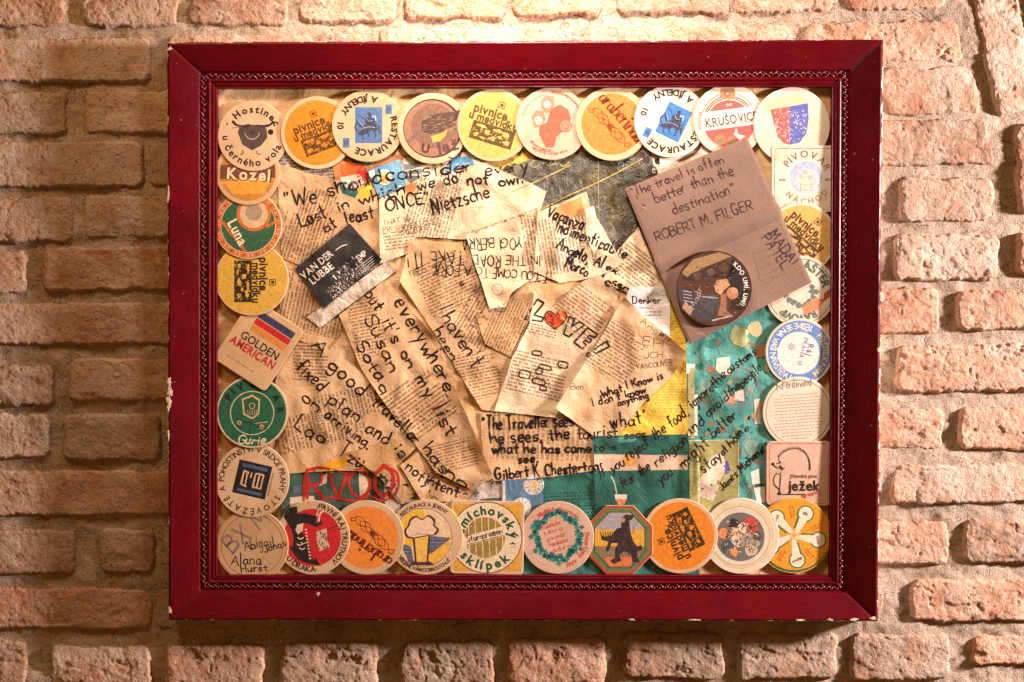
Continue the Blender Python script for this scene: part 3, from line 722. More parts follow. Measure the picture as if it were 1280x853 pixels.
    def arc(s, txt, cx, cy, r, a0, a1, size, c, bold=0., flip=False, xs=1., sp=.09):
        """a0 -> a1 image degrees (0 right, 90 down); flip = letter tops point to the centre"""
        adv = []
        for ch in txt:
            v, f, x0, x1 = glyph(ch, bold); adv.append(((x1 - x0) if v else .28) + sp)
        size *= 1.12; tot = sum(adv); p = 0; s.lv += 1
        for ch, ad in zip(txt, adv):
            th = R(a0 + (a1 - a0) * (p + ad / 2) / tot); p += ad
            v, f, x0, x1 = glyph(ch, bold)
            if not v: continue
            ux, uy = (math.cos(th), math.sin(th)); dx, dy = -uy, ux
            if flip: ux, uy, dx, dy = -ux, -uy, -dx, -dy
            ox, oy = cx + r * math.cos(th), cy + r * math.sin(th); xm = (x0 + x1) / 2
            s.add([(ox + (gx - xm) * size * xs * dx + (gy - .34) * size * ux, oy + (gx - xm) * size * xs * dy + (gy - .34) * size * uy) for gx, gy in v], f, c, False)
        return s
    def build(s, name, parent, c, k, h0, step=.000008):
        """flat placement: local to parent whose origin stands at pixel c; h0 height of the printed face"""
        if not s.v: return None
        V = [((x - c[0]) * S * k, -(h0 + lv * step), -(y - c[1]) * S * k) for x, y, lv in s.v]
        o = mesh_obj(name, V, s.f, s.mats, parent, False)
        o.data.polygons.foreach_set('material_index', s.m)
        return o
BL = (.022, .014, .012); CRM = (.76, .62, .44)

# ------------------------------------------------------------------ beer coasters
CARD = {'cream': card_mat('coaster_card_cream', (.68, .49, .31), (.58, .38, .21)), 'white': card_mat('coaster_card_white', (.76, .68, .56), (.68, .57, .43)),
        'tan': card_mat('coaster_card_tan', (.64, .43, .24), (.52, .32, .16)), 'pink': card_mat('coaster_card_pink', (.68, .47, .36), (.58, .37, .26)),
        'yellow': card_mat('coaster_card_yellow', (.66, .42, .10), (.52, .30, .05)), 'green': card_mat('coaster_card_green', (.50, .36, .20), (.42, .30, .16))}
EDGE = ink((.42, .28, .16), .8, 'pulpboard_edge')
GC = 'beer coasters laid round the inside edge of the frame'
KC = kk(.0262)
def shape_pts(kind, r, ang=0, h=None, rc=8):
    if kind == 'round': return [(r * math.cos(2 * math.pi * i / 56), r * math.sin(2 * math.pi * i / 56)) for i in range(56)]
    if kind == 'oct': return [(r / math.cos(R(22.5)) * math.cos(R(22.5 + 45 * i)), (h or r) / math.cos(R(22.5)) * math.sin(R(22.5 + 45 * i))) for i in range(8)]
    h = h or r; out = []
    for sx, sy, a0 in ((1, 1, 0), (-1, 1, 90), (-1, -1, 180), (1, -1, 270)):
        for k in range(7):
            a = R(a0 + 15 * k); out.append((sx * (r - rc) + rc * math.cos(a), sy * (h - rc) + rc * math.sin(a)))
    ca, sa = math.cos(R(ang)), math.sin(R(ang))
    return [(x * ca - y * sa, x * sa + y * ca) for x, y in out]
def coaster(cx, cy, r, kind, card, label, tilt, art, let, base=None, ang=0, h=None, rc=8, T=.0019, lift=0, name='beer_coaster', cat='coaster', group=GC, tiltmm=1.9):
    global HM
    pts = shape_pts(kind, r, ang, h, rc)
    m = inpoly(gxx, gyy, [(x + cx, y + cy) for x, y in pts])
    hs = np.sort(HM0[m]); b = (CB if base is None else base) + .0001 + lift
    tx, ty = tilt; Ln = math.hypot(tx, ty) or 1; tx, ty = tx / Ln, ty / Ln    # direction of the raised side
    rise = tiltmm * .001 if (tilt[0] or tilt[1]) else 0
    X, Z = PX(cx, cy, KC)
    e = empty(name, (X, -(b + rise / 2), Z))
    # tilt: outward normal leans away from the raised side
    sl = rise / (2 * r * S * KC)
    nx, nz = -tx * sl, ty * sl
    e.rotation_euler = Vector((0, -1, 0)).rotation_difference(Vector((nx, -1, nz)).normalized()).to_euler()
    tag(e, label, cat, group)
    n = len(pts); sk = S * KC
    V = [(x * sk, 0, -y * sk) for x, y in pts] + [(x * sk, -T * .75, -y * sk) for x, y in pts] + [(x * sk * (1 - .6 / r), -T, -y * sk * (1 - .6 / r)) for x, y in pts]
    F = [tuple(range(2 * n, 3 * n))[::-1] if False else tuple(range(2 * n, 3 * n)), tuple(range(n))[::-1]]
    for L in (0, 1): F += [(L * n + i, L * n + (i + 1) % n, (L + 1) * n + (i + 1) % n, (L + 1) * n + i) for i in range(n)]
    F = [f[::-1] for f in F] if False else F
    mo = mesh_obj('disc' if kind == 'round' else 'board', V, F, [CARD[card], EDGE], e, False)
    bm = bmesh.new(); bm.from_mesh(mo.data); bmesh.ops.recalc_face_normals(bm, faces=bm.faces); bm.to_mesh(mo.data); bm.free()
    mo.data.polygons.foreach_set('material_index', [0, 0] + [1] * n + [0] * n)
    if art is not None: art.build('print', e, (0, 0), KC, T)
    if let is not None:
        let.build('lettering', e, (0, 0), KC, T + ((art.lv + 1) * .000008 if art is not None else 0))
    top = b + rise / 2 + T + ((gxx - cx) * tx + (gyy - cy) * ty) * S * sl
    HM = np.where(m, np.maximum(HM, top), HM)
    return e
HM0 = blur(HM.copy(), 2); CB = .0252
def bear_box(a, cx, cy, w, h, ang, dk, lt):
    """woodcut panel of bears: dark box, pale broken figures"""
    a.rect(cx, cy, w, h, ang, dk); a.lv += 1
    ca, sa = math.cos(R(ang)), math.sin(R(ang)); rr = random.Random(int(cx * 7 + cy * 3 + w))
    a.lv += 1
    def P(u, v): return (cx + u * ca - v * sa, cy + u * sa + v * ca)
    # pale background glimpses around two walking bears
    for (u, v, ru, rv) in ((-.30, -.30, .16, .10), (-.12, -.05, .08, .16), (.10, -.28, .12, .12), (.02, .20, .10, .14), (.30, -.22, .10, .14), (.36, .2, .07, .16), (-.36, .22, .08, .12), (.20, .02, .06, .10), (-.2, .3, .1, .07)):
        n = 9; x, y = P(u * w, v * h)
        a.poly([(x + (ru * w * ca * math.cos(t) - rv * h * sa * math.sin(t)) * q, y + (ru * w * sa * math.cos(t) + rv * h * ca * math.sin(t)) * q) for t, q in [(2 * math.pi * i / n, rr.uniform(.55, 1.15)) for i in range(n)]], lt, False)
    a.lv += 1
    for i in range(110):
        u, v = rr.uniform(-.46, .46) * w, rr.uniform(-.42, .42) * h; l = rr.uniform(1.0, 3.6); t = rr.uniform(0, 3.14)
        p, q = P(u, v), P(u + l * math.cos(t), v + l * math.sin(t)); a.line([p, q], .75, dk if i % 2 else lt, up=False)
    for (s0, s1) in ((-.46, -.46), (-.46, .46)):
        pass
    return a
def bear_coaster(cx, cy, r, face, ringw, ang, dk, label, tilt, card='cream', flipbox=1, off=(0, 0), sc_=1.0, **kw):
    a = Art(); a.disc(0, 0, r - ringw, face)
    ca, sa = math.cos(R(ang)), math.sin(R(ang))
    def P(u, v): return (off[0] + (u * ca - v * sa) * sc_, off[1] + (u * sa + v * ca) * sc_)
    bx, by = P(3, 13 * flipbox)
    bear_box(a, bx, by, 52 * sc_, 22 * sc_, ang, dk, face)
    l = Art(); x, y = P(-6, -13); l.text('pivnice', x, y, 15.5 * sc_, ang, dk, .036, .88, .045)
    x, y = P(0, -3.6); l.text('u medvidku', x, y, 14 * sc_, ang, dk, .034, .86, .04)
    x, y = P(4, -24); a.rect(x, y, 8 * sc_, 8 * sc_, ang, dk); a.rect(x, y, 6 * sc_, 6 * sc_, ang, face); a.rect(x, y, 3.6 * sc_, 3.6 * sc_, ang, dk)
    return coaster(cx, cy, r, 'round', card, label, tilt, a, l, **kw)
OR = (.70, .225, .022); ORD = (.80, .22, .035)
# --- top row, left to right
a = Art(); l = Art()
a.poly([(-19, -4), (-17, -11), (-8, -14), (8, -14), (17, -9), (18, 2), (10, 12), (-1, 18), (-13, 11)], (.085, .06, .05))
for sx in (-1, 1): a.line([(sx * 5, -13), (sx * 13, -12), (sx * 21, -14), (sx * 25, -18)], 3.2, (.05, .03, .025), sm=4)
a.ring(-1, -5, 8.6, 9.4, (.6, .46, .33), a0=10, a1=170); a.disc(-1, -4, 3.4, (.06, .04, .035)); a.disc(22, -5, 3.5, BL); a.line([(-26, -10), (-14, -11)], 1.0, (.2, .12, .08)); a.line([(-13, 18), (-12, 21), (-15, 23)], 1.6, (.2, .12, .09)); a.line([(4, 18), (5, 22), (9, 23)], 1.4, (.2, .12, .09))
l.arc('Hostinec', 0, 0, 33.5, 222, 338, 11, BL, .03, xs=1.0); l.arc('u černého vola', 0, 0, 33.5, 182, 18, 11, BL, .025, True); l.disc(-32, -15, 1.1, BL)
coaster(316.5, 170.5, 44, 'round', 'cream', 'cream coaster with a black bull head, top left corner of the frame', (-1, 1), a, l)
bear_coaster(396.5, 166.5, 45.5, OR, 5, -21, (.10, .05, .012), 'orange bear tavern coaster with cream rim, second from left in the top row', (-1, 0))
def rider(cx, cy, bx, by, bw, bh, ang, cang, label, tilt, r, sq):
    BLU = (.085, .165, .34) if ang == 0 else (.06, .19, .46); a = Art(); l = Art(); a.rect(bx, by, bw, bh, ang, BLU)
    ca, sa = math.cos(R(ang)), math.sin(R(ang))
    def P(u, v): return (bx + u * ca - v * sa, by + u * sa + v * ca)
    dk = (.055, .06, .10); a.lv += 1
    for pl in ([(-11, 8), (-15, 11), (-9, 13), (-3, 11), (3, 6), (10, 9), (14, 6), (13, 1), (8, -2), (9, -8), (4, -9), (3, -13), (-2, -10), (-5, -6), (-4, -1), (-8, 2), (-11, -3), (-16, -7), (-13, 0), (-8, 5)],):
        a.poly([P(u, v) for u, v in pl], dk, False)
    a.line([P(4, -10), P(8, -12), P(9, -6)], 1.2, (.5, .55, .6)); a.line([P(-12, 8), P(-16, 5)], 1, dk)
    lt = (.30, .36, .46)
    for q in ([(-9, 5), (-4, 3), (2, 2), (8, 3)], [(-2, -8), (1, -5), (5, -6)], [(-12, -4), (-8, 0), (-6, 4)], [(10, 1), (12, 5), (10, 8)]): a.line([P(u, v) for u, v in q], .7, lt, sm=3)
    for q in ([(-6, 9), (-8, 15), (-5, 17)], [(6, 7), (9, 13), (7, 16)], [(-1, 9), (0, 14)], [(12, 5), (15, 10)], [(-15, 8), (-17, 2), (-14, -4)]): a.line([P(u, v) for u, v in q], 1.5, dk, sm=3)
    a.line([P(-14, -14), P(12, 4)], .8, dk); a.disc(*P(1, -14), 2.4, dk, n=12)
    for (u, v) in sq: a.rect(u, v, 8, 12, ang, BLU); a.text('10', u, v, 8, ang, (.05, .07, .16), .03, .8)
    l.arc('10', 0, 0, 34, cang + 0, cang + 16, 9.5, BL, .035); l.arc('JÍDELNY A', 0, 0, 34, cang + 24, cang + 112, 9.5, BL, .035)
    return a, l
a, l = rider(460, 158, 1, -1, 34, 45, 0, 170, '', 0, 0, [(26, -21), (-27, 21)])
l = Art(); l.arc('A JÍDELNY 10', 0, 0, 34, 290, 178, 9.5, BL, .035, True); l.arc('RESTAURACE', 0, 0, 34, 122, 6, 9.5, BL, .035, False)
l = Art(); l.arc('A JÍDELNY', 0, 0, 34, 290, 205, 10, BL, .03, True); l.arc('10', 0, 0, 34, 188, 172, 9.5, BL, .03, True); l.arc('RESTAURACE', 0, 0, 33.5, -22, 118, 10, BL, .035, False)
coaster(460, 158, 45, 'round', 'cream', 'cream coaster with upright blue panel of a rider, third in the top row', (-1, 0), a, l)
a = Art(); l = Art(); GB = (.075, .042, .033)
a.disc(0, 0, 37, GB); a.disc(-1, 0, 35, (.32, .17, .115)); a.disc(1, -3, 28, (.22, .125, .085)); a.lv += 1
hp = [(-14, -8), (-6, -16), (8, -19), (26, -21), (38, -24), (30, -12), (24, -2), (12, 4), (-4, 7), (-14, 3)]
a.poly(hp, (.10, .062, .045)); a.lv += 1
rr = random.Random(4)
for i in range(70):
    u, v = rr.uniform(-13, 26), rr.uniform(-15, 4); a.line([(u, v), (u + 5, v - rr.uniform(.5, 3))], .45, (.40, .28, .2) if i % 3 else (.09, .05, .04), up=False)
a.poly([(-2, 10), (10, 6), (18, 2), (16, 9), (8, 16), (0, 18)], (.58, .38, .10)); a.poly([(-34, 16), (-24, 8), (-16, 7), (-20, 12), (-30, 20)], (.20, .13, .10))
l.text('U', -9, 25, 15, 8, GB, .05); l.text('Jež', 18, 22, 19, -12, (.12, .06, .05), .05); l.line([(20, 36), (27, 37), (33, 32), (38, 20)], 1.3, BL, sm=5)
coaster(541, 161, 44.5, 'round', 'cream', 'coaster with a brown hedgehog in a round band, fourth in the top row', (-1, 0), a, l)
bear_coaster(617, 157, 45.5, (.60, .40, .11), 4, 17, (.10, .07, .022), 'pale yellow bear tavern coaster in the top row, beside the hedgehog', (-1, 0), off=(-1, -2), sc_=1.05)
a = Art(); l = Art(); PK = (.36, .12, .075); PL = (.48, .22, .145)
a.poly([(-14, -28), (-8, -36), (2, -34), (3, -24), (0, -14), (-8, -13), (-13, -18)], PL); a.poly([(-26, -8), (-20, -17), (-10, -16), (-8, -6), (-12, 4), (-22, 5)], PL)
a.poly([(-2, -18), (10, -24), (20, -18), (24, -6), (16, 8), (6, 16), (2, 30), (-8, 30), (-16, 14), (-16, 4), (-6, -2)], PK); a.disc(17, 3, 8, PL); a.ring(17, 3, 7.2, 8, PK)
a.disc(-6, -24, 4.5, (.78, .58, .46)); a.disc(-17, -4, 5, (.78, .58, .46)); a.ring(17, 3, 3.2, 3.8, PK)
for q in (-14, -10, -3, 1): a.line([(q + 6, 12), (q + 8, 18)], 1, (.45, .17, .12))
for (x, y) in ((-8, -26), (-4, -25), (-19, -5), (-15, -6)): a.disc(x, y, .8, (.2, .08, .06), n=8)
a.line([(-8, -21), (-4, -21)], .7, (.3, .1, .08)); a.line([(-19, -1), (-15, -1)], .7, (.3, .1, .08))
RD = (.62, .10, .06)
l.arc('TRADIČNÍ PIVNÍ SLAVNOSTI', 0, 0, 39, 268, 335, 4.2, RD, .03); l.arc('hostince a pivnice', 0, 0, 38, 195, 255, 3.6, (.62, .25, .18), .02); l.arc('NEJVĚTŠÍ VÝČEP PIVA', 0, 0, 38, 130, 60, 4, RD, .02, True); l.arc('PRAHA HUMPOLEC', 0, 0, 34, 140, 90, 4, RD, .02, True)
coaster(690, 155, 45.5, 'round', 'pink', 'pinkish coaster with two singing heads printed in red brown', (-1, 0), a, l)
def arab(cx, cy, r, ang, face, lc, label, tilt, dirn, fo=None, th=20):
    a = Art(); l = Art(); a.disc(0, 0, r - 7.5, face)
    l.hand('araberinda', *dirn, th, 2.5, lc, nib=45, jit=.1)
    ca, sa = math.cos(R(ang)), math.sin(R(ang)); ox, oy = fo or (-sa * 4, ca * 4)
    def P(u, v): return (ox + u * ca - v * sa, oy + u * sa + v * ca)
    for s_ in (1, -1):
        l.line([P(-30, 2 * s_), P(-26, -4 * s_), P(-18, -4 * s_), P(-6, 3 * s_), P(4, -4 * s_), P(16, 5 * s_), P(26, 2 * s_), P(31, -3 * s_)], .9, lc, sm=6)
        l.line([P(-22, 0), P(-12, 6 * s_), P(0, 0), P(12, -6 * s_), P(22, 0)], .8, lc, sm=6)
    for q in (-3, 0, 3): l.line([P(q - 3, -4), P(q + 3, 4)], .8, lc); l.line([P(q + 3, -4), P(q - 3, 4)], .8, lc)
    l.line([P(-30, 2), P(-33, 5), P(-30, 7), P(-27, 4)], .8, lc, sm=5); l.line([P(31, -3), P(34, -5), P(35, 0), P(30, 3)], .8, lc, sm=5)
    return coaster(cx, cy, r, 'round', 'cream', label, tilt, a, l)
arab(765, 155.5, 46, 48, (.74, .22, .05), (.17, .04, .008), 'orange coaster in the top row with gothic word above a knot flourish', (-1, 0), (-17, -32, 31, 24))
a, l = rider(838, 152, 4, 1, 32, 42, 26, 0, '', 0, 0, [(-29, 14)])
l = Art(); l.arc('A JÍDELNY', 0, 0, 36, 318, 232, 10, BL, .03, True); l.arc('10', 0, 0, 35, 208, 190, 9.5, BL, .03, True); l.arc('RESTAURACE', 0, 0, 36, 8, 140, 10, BL, .035, False)
coaster(838, 152, 45.5, 'round', 'white', 'white coaster with tilted blue panel of a rider, eighth in the top row', (-1, 0), a, l)
a = Art(); l = Art(); KR = (.66, .12, .10); G = (.16, .10, .06)
a.ring(0, 0, 33.5, 34.3, BL, a0=180, a1=350); a.disc(0, 2, 32.5, KR); a.ring(0, 2, 27, 28.2, (.84, .76, .66), a0=190, a1=350); a.ring(0, 2, 30, 30.6, (.84, .76, .66), a0=190, a1=350)
a.poly([(-34, -9), (34, -18), (35, 5), (-34, 14)], (.84, .77, .66)); a.poly([(-12, -29), (-10, -40), (7, -40), (8, -29), (0, -25)], (.36, .22, .10)); a.disc(-2, -33, 4.5, KR); a.disc(-2, -33, 1.4, (.7, .6, .4))
a.disc(-11, 25, 7, (.30, .20, .10)); a.disc(3, 27, 6, (.34, .2, .12)); a.poly([(6, 18), (9, 10), (12, 18), (20, 20), (14, 26)], (.8, .7, .6)); a.ring(0, 0, 35, 35.6, (.5, .1, .08), a0=40, a1=150)
l.text('KRUŠOVICE', 3, -1, 15, -9, G, .02, .78, .08); l.line([(-24, 9), (30, 1)], .7, G); l.text('1581', 0, -19, 5, -8, (.84, .7, .6), 0); l.arc('PIVOVAR', 0, 2, 37, 165, 200, 4.5, G, .01)
coaster(911, 150.5, 45, 'round', 'white', 'white coaster with red disc and brewery name, half under the brown book', (-1, 0), a, l)
a = Art(); a.poly([(-38, -14), (-34, -32), (16, -40), (18, -30)], (.82, .70, .36)); a.poly([(-38, 6), (-30, 2), (-24, 24), (-38, 22)], (.82, .72, .42)); a.poly([(22, -12), (38, -14), (38, 6), (26, 8)], (.82, .70, .45))
RDs, BLs = (.72, .13, .12), (.13, .15, .45); a.lv += 1
a.poly([(-27, -20), (-3, -24), (-3, 24), (-10, 22), (-18, 14), (-22, 0)], RDs, False); a.poly([(-3, -24), (20, -28), (21, -8), (18, 10), (10, 21), (-3, 24)], BLs, False); a.lv += 1
rr = random.Random(9)
for i in range(150):
    u, v = rr.uniform(-22, 18), rr.uniform(-20, 20)
    if u * u / 500 + max(0, v) ** 2 / 480 < 1: a.line([(u, v), (u + rr.uniform(-2.2, 2.2), v + rr.uniform(-2, 2))], .55, (.84, .77, .66), up=False)
a.poly([(24, 33), (29, 28), (34, 33)], RDs)
coaster(989.5, 157.5, 48, 'round', 'white', 'white coaster with red and blue shield, top right corner of the frame', (-.7, -.7), a, None)
# --- left column downward
a = Art(); l = Art(); BRK = (.17, .065, .03)
a.disc(0, 0, 35, (.50, .22, .04)); a.poly([(-34, -10), (34, -12), (34.5, 6), (-35, 8)], BRK); a.poly([(-30, 12), (30, 10), (20, 26), (-18, 27)], (.70, .33, .05)); a.disc(0, -18, 15, (.2, .08, .04)); a.line([(-33, 12), (33, 9)], .8, (.75, .5, .2))
l.text('Kozel', 1.6, 2.8, 20, 3, (.07, .03, .015), .06, .95, .12); l.text('Kozel', 1, 2, 20, 3, (.80, .58, .36), .03, .95, .12)
coaster(310, 216.5, 40.5, 'round', 'tan', 'brown and gold coaster with a brewery name under the bull head coaster', (0, 1), a, l)
a = Art(); l = Art(); a.disc(0, 0, 41, (.56, .16, .045)); a.disc(0, 0, 34.5, (.78, .55, .3)); a.disc(0, 0, 33.8, (.035, .115, .06)); a.disc(7, -14, 21.5, (.52, .15, .04)); a.disc(7, -14, 17.5, (.60, .42, .24)); a.disc(7, -16, 10.5, (.36, .27, .17))
a.line([(23, 2), (33, -4)], 3, (.52, .15, .04)); a.line([(-32, -4), (-4, 32)], 4, (.52, .15, .04))
for i in range(44): a.rect(37.7 * math.cos(R(i * 8.18)), 37.7 * math.sin(R(i * 8.18)), 3.6, 1.5, i * 8.18, (.72, .42, .2) if i % 3 else (.30, .08, .03))
l.text('Luna', -13, 9, 18, 62, (.78, .66, .42), .03, .9)
coaster(310.5, 282, 42.5, 'round', 'cream', 'green and orange ringed coaster with slanted word, left column', (0, 1), a, l)
bear_coaster(315, 349, 46, (.60, .37, .06), 1.5, 90, (.035, .02, .012), 'mustard bear tavern coaster turned on its side, left column', (0, 1), flipbox=1, off=(2, 0), card='cream')
a = Art(); l = Art(); A_ = 33
def P(u, v): return (u * math.cos(R(A_)) - v * math.sin(R(A_)), u * math.sin(R(A_)) + v * math.cos(R(A_)))
for v0, v1, c in ((-37, -28, (.045, .045, .10)), (-27, -19, (.50, .02, .025)), (-18, -10, (.56, .22, .04))): a.poly([P(-20, v0), P(31, v0), P(31, v1), P(-20, v1)], c, True)
x, y = P(2, 0); l.text('GOLDEN', x, y, 14.5, A_, BL, .015, .92); x, y = P(-1, 12); l.text('AMERICAN', x, y, 14.5, A_, (.45, .02, .03), .03, .82); x, y = P(-6, 32); l.text('american quality tobacco blend', x, y, 3.4, A_, (.3, .15, .06), 0, .9)
coaster(323.5, 431, 39, 'sq', 'tan', 'square tan coaster with blue red and gold stripes, tilted in the left column', (0, 1), a, l, ang=A_, h=45.5, rc=5)
a = Art(); l = Art(); GN = (.025, .115, .06); a.disc(0, 0, 44.3, (.62, .50, .32)); a.disc(0, 0, 42.5, GN); a.ring(0, 1, 26.5, 27.6, (.62, .56, .36))
a.poly([(-13, -17), (0, -22), (10, -16), (9, 2), (0, 9), (-11, 3)], (.55, .42, .22)); a.poly([(-11, -15), (0, -19.5), (8, -14), (7, 1), (0, 6.5), (-9, 1.5)], (.03, .10, .05)); a.ring(0, -8, 3, 4, (.5, .38, .2)); 
for q in (-6, -3, 0, 3, 6): a.line([(q, -3), (q * .8, 3)], .8, (.5, .38, .2))
for x, y in ((-16, 13), (12, 18)): a.ring(x, y, 1.2, 3, (.62, .28, .18))
a.line([(-20, 8), (20, 22)], .7, BL); a.line([(0, 8), (-4, 30)], .7, BL); a.line([(4, 14), (20, 12)], .8, (.6, .45, .3))
l.arc('PIVOVAR', 0, 0, 35, 203, 368, 10.5, (.012, .02, .014), .04); l.hand('Gurie', -18, 39, 16, 40, 12, 1.8, (.72, .66, .46), jit=.2, slant=.2)
coaster(315.5, 515.5, 45, 'round', 'green', 'dark green coaster with small shield, left column below the tobacco square', (0, 1), a, l)
a = Art(); l = Art(); A_ = 13
def P(u, v): return (u * math.cos(R(A_)) - v * math.sin(R(A_)), u * math.sin(R(A_)) + v * math.cos(R(A_)))
a.rect(0, -1, 42, 42, A_, (.02, .017, .02)); x, y = P(0, -15.5); a.rect(x, y - 1, 32, 4.5, A_, (.07, .10, .17)); x, y = P(0, 15); a.rect(x, y, 32, 4, A_, (.07, .10, .17))
l.arc('POHOSTINSTVÍ V SRDCE PRAHY', 0, 0, 38.5, 178, 382, 9, (.06, .03, .02), .02, xs=.95); l.arc('STOVĚŽATÉ A', 0, 0, 38.5, 30, 172, 9, (.06, .03, .02), .02, xs=.95)
for q in range(6):
    u = -12.5 + q * 5
    l.line([P(u, -9), P(u, 8)] if q not in (2,) else [P(u, -9), P(u, -3)], 2.1, (.62, .40, .25))
for v in (-9.5, 8): l.line([P(-12, v), P(-6, v + 1.2)], 2, (.62, .4, .25)); l.line([P(3, v), P(12, v)], 2, (.62, .4, .25))
l.text('www.restaurace.cz', *P(24, 0), 3.6, 90 + A_, BL, 0)
coaster(315.5, 600.5, 46.5, 'round', 'cream', 'cream coaster with black square monogram ringed by capitals, lower left column', (0, 1), a, l)
a = Art(); l = Art(); a.ring(0, 0, 38, 39.5, (.40, .22, .09)); a.ring(0, 0, 43, 44, (.44, .25, .11))
a.hand('BX M', -24, 10, 22, -32, 22, 2.6, (.24, .17, .16), jit=.3); a.hand('OO', -34, -4, -22, -14, 12, .7, (.42, .24, .12))
for i in range(14): rr = random.Random(i); x, y = rr.uniform(-25, 25), rr.uniform(-25, 25); a.line([(x, y), (x + rr.uniform(-12, 12), y + rr.uniform(-12, 12))], .5, (.42, .25, .13), up=False)
l.hand('Abigail', -9, 6, 28, -1, 13, 1.25, BL); l.hand('Jonas', 16, 9, 43, 0, 10, 1.25, BL); l.hand('Alana', -26, 24, 12, 23, 13, 1.4, BL); l.hand('Hurst', -13, 34, 19, 31, 9, 1.4, BL)
coaster(315.5, 682, 45.5, 'round', 'tan', 'plain brown coaster signed in pen by two people, bottom left corner', (1, 0), a, l)
# --- bottom row
a = Art(); l = Art(); a.disc(-1, 0, 36, (.56, .025, .03)); DK = (.028, .02, .016)
a.poly([(-34, -32), (-28, -38), (-20, -39), (-19, -30), (-8, -30), (4, -27), (4, -16), (8, -26), (12, -17), (4, -13), (-8, -18), (-16, -17), (-13, -6), (-6, 4), (-3, 14), (-4, 24), (2, 28), (4, 24), (6, 30), (10, 35), (2, 34), (-8, 32), (-18, 28), (-26, 18), (-31, 10), (-26, 12), (-24, 2), (-27, -10), (-32, -18), (-37, -26)], DK)
a.poly([(-20, -16), (-12, -18), (-13, -8), (-19, -4), (-22, -9)], (.72, .55, .38)); 
for (x, y) in ((-16, 0), (-12, 6), (-17, 8), (-14, 13)): a.line([(x - 3, y), (x, y + 2), (x + 4, y)], 1.3, (.74, .58, .4))
for i in range(10): a.rect(-9 + i * .6, -10 + i * 4, 2.2, 2.2, 45, (.74, .58, .4), up=False)
a.poly([(4, -7), (17, -12), (18, 2), (21, 12), (8, 17), (5, 8)], (.60, .44, .3)); a.line([(5, -28), (7, -38), (12, -40), (14, -34), (9, -30), (7, -20)], 2.2, (.72, .56, .4), sm=4); a.line([(5, -30), (6, -39), (12, -42), (16, -36)], .9, DK, sm=4); a.line([(18, -10), (30, -15)], 1.2, DK)
rr = random.Random(3)
for i in range(34): x, y = rr.uniform(5, 18), rr.uniform(-8, 13); a.line([(x, y), (x + rr.uniform(-2, 2), y + 2)], .8, DK, up=False)
l.arc('PRVNÍ RÁJ TRUTNOV', 0, 0, 40, 280, 412, 8.5, (.04, .02, .015), .02, xs=.95); l.arc('·U DRAKA·', 0, 0, 39.5, 145, 82, 8.5, (.04, .02, .015), .02, True)
coaster(391.5, 672, 46.5, 'round', 'cream', 'coaster with a black dragon on a red disc, bottom row', (1, 0), a, l)
arab(459, 672, 46.5, 45, (.78, .25, .045), (.16, .03, .012), 'orange gothic word coaster turned upside down, bottom row', (1, 0), (32, 27, -21, -9), (7, -5), 17)
a = Art(); l = Art(); a.disc(-3, 0, 36.5, (.06, .05, .06)); a.disc(-3, 0, 35.8, (.74, .56, .34)); a.lv += 1
a.poly([(-35, -16), (-20, -32), (-3, -36), (4, -10), (-16, 10), (-34, 12)], (.78, .46, .05), False); a.poly([(4, 14), (32, -4), (28, 20), (12, 33), (3, 34)], (.78, .44, .06), False); a.lv += 1
a.poly([(-33, 6), (-18, 12), (-14, 34), (-20, 33)], (.11, .11, .19)); a.poly([(2, -2), (32, 1), (8, 20), (2, 21)], (.11, .11, .19)); a.lv += 1
for i in range(40): a.disc(-31 + (i % 8) * 2.2 + (i // 8) * 1.2, 9 + (i // 8) * 4.5, .5, (.6, .5, .4), n=6, up=False)
for i in range(30): a.disc(4 + (i % 10) * 2.4, 2 + (i // 10) * 4.5, .5, (.6, .5, .4), n=6, up=False)
gl = [(-16, 0), (-13, 34), (3, 34), (6, 0)]
a.poly([(-19, 33), (-14, 30), (4, 30), (10, 33), (10, 35), (-19, 35)], (.07, .035, .04)); a.poly(gl, (.09, .035, .04)); a.poly([(-13.5, -1), (-11, 31), (1, 31), (3.6, -1)], (.78, .48, .10))
fo = [(-16, 2), (-24, 0), (-27, -8), (-22, -15), (-20, -22), (-12, -27), (-4, -23), (4, -28), (12, -22), (12, -15), (17, -10), (13, -3), (7, -2)]
a.poly([tuple(q) for q in catmull(fo + [fo[0]], 4)[:-1]], (.08, .035, .04)); fi = [(x * .86 - .8, y * .86 - 1.4) for x, y in fo]; a.poly([tuple(q) for q in catmull(fi + [fi[0]], 4)[:-1]], (.76, .56, .38)); a.line([(-13, -3), (-8, -5), (-4, -3), (0, -5), (4, -3)], .7, (.1, .05, .05))
l.arc('RESTAURACE A JÍDELNY', 0, 0, 41, 222, 312, 5.8, (.1, .05, .04), .02); l.arc('PŘEJEME VÁM DOBROU CHUŤ', 0, 0, 41, 142, 42, 5.8, (.1, .05, .04), .02, True)
coaster(532, 671.5, 47, 'round', 'cream', 'coaster with a foaming beer glass, bottom row', (1, 0), a, l)
a = Art(); l = Art()
for x, y in ((-1, -1), (1, -1), (1, 1), (-1, 1)): a.poly([(x * 42, y * 42), (x * 14, y * 42), (x * 42, y * 14)], (.66, .34, .05), False)
a.lv += 1; a.disc(-1, 0, 45, (.03, .04, .03)); a.disc(-1, 0, 43.9, (.76, .60, .42)); a.disc(-3, 0, 25.5, (.32, .22, .06)); a.lv += 1
for q in range(-2, 4): a.line([(-7 + q * 8.4, -25), (-5 + q * 8.4, 25)], 1.1, (.76, .62, .42), up=False)
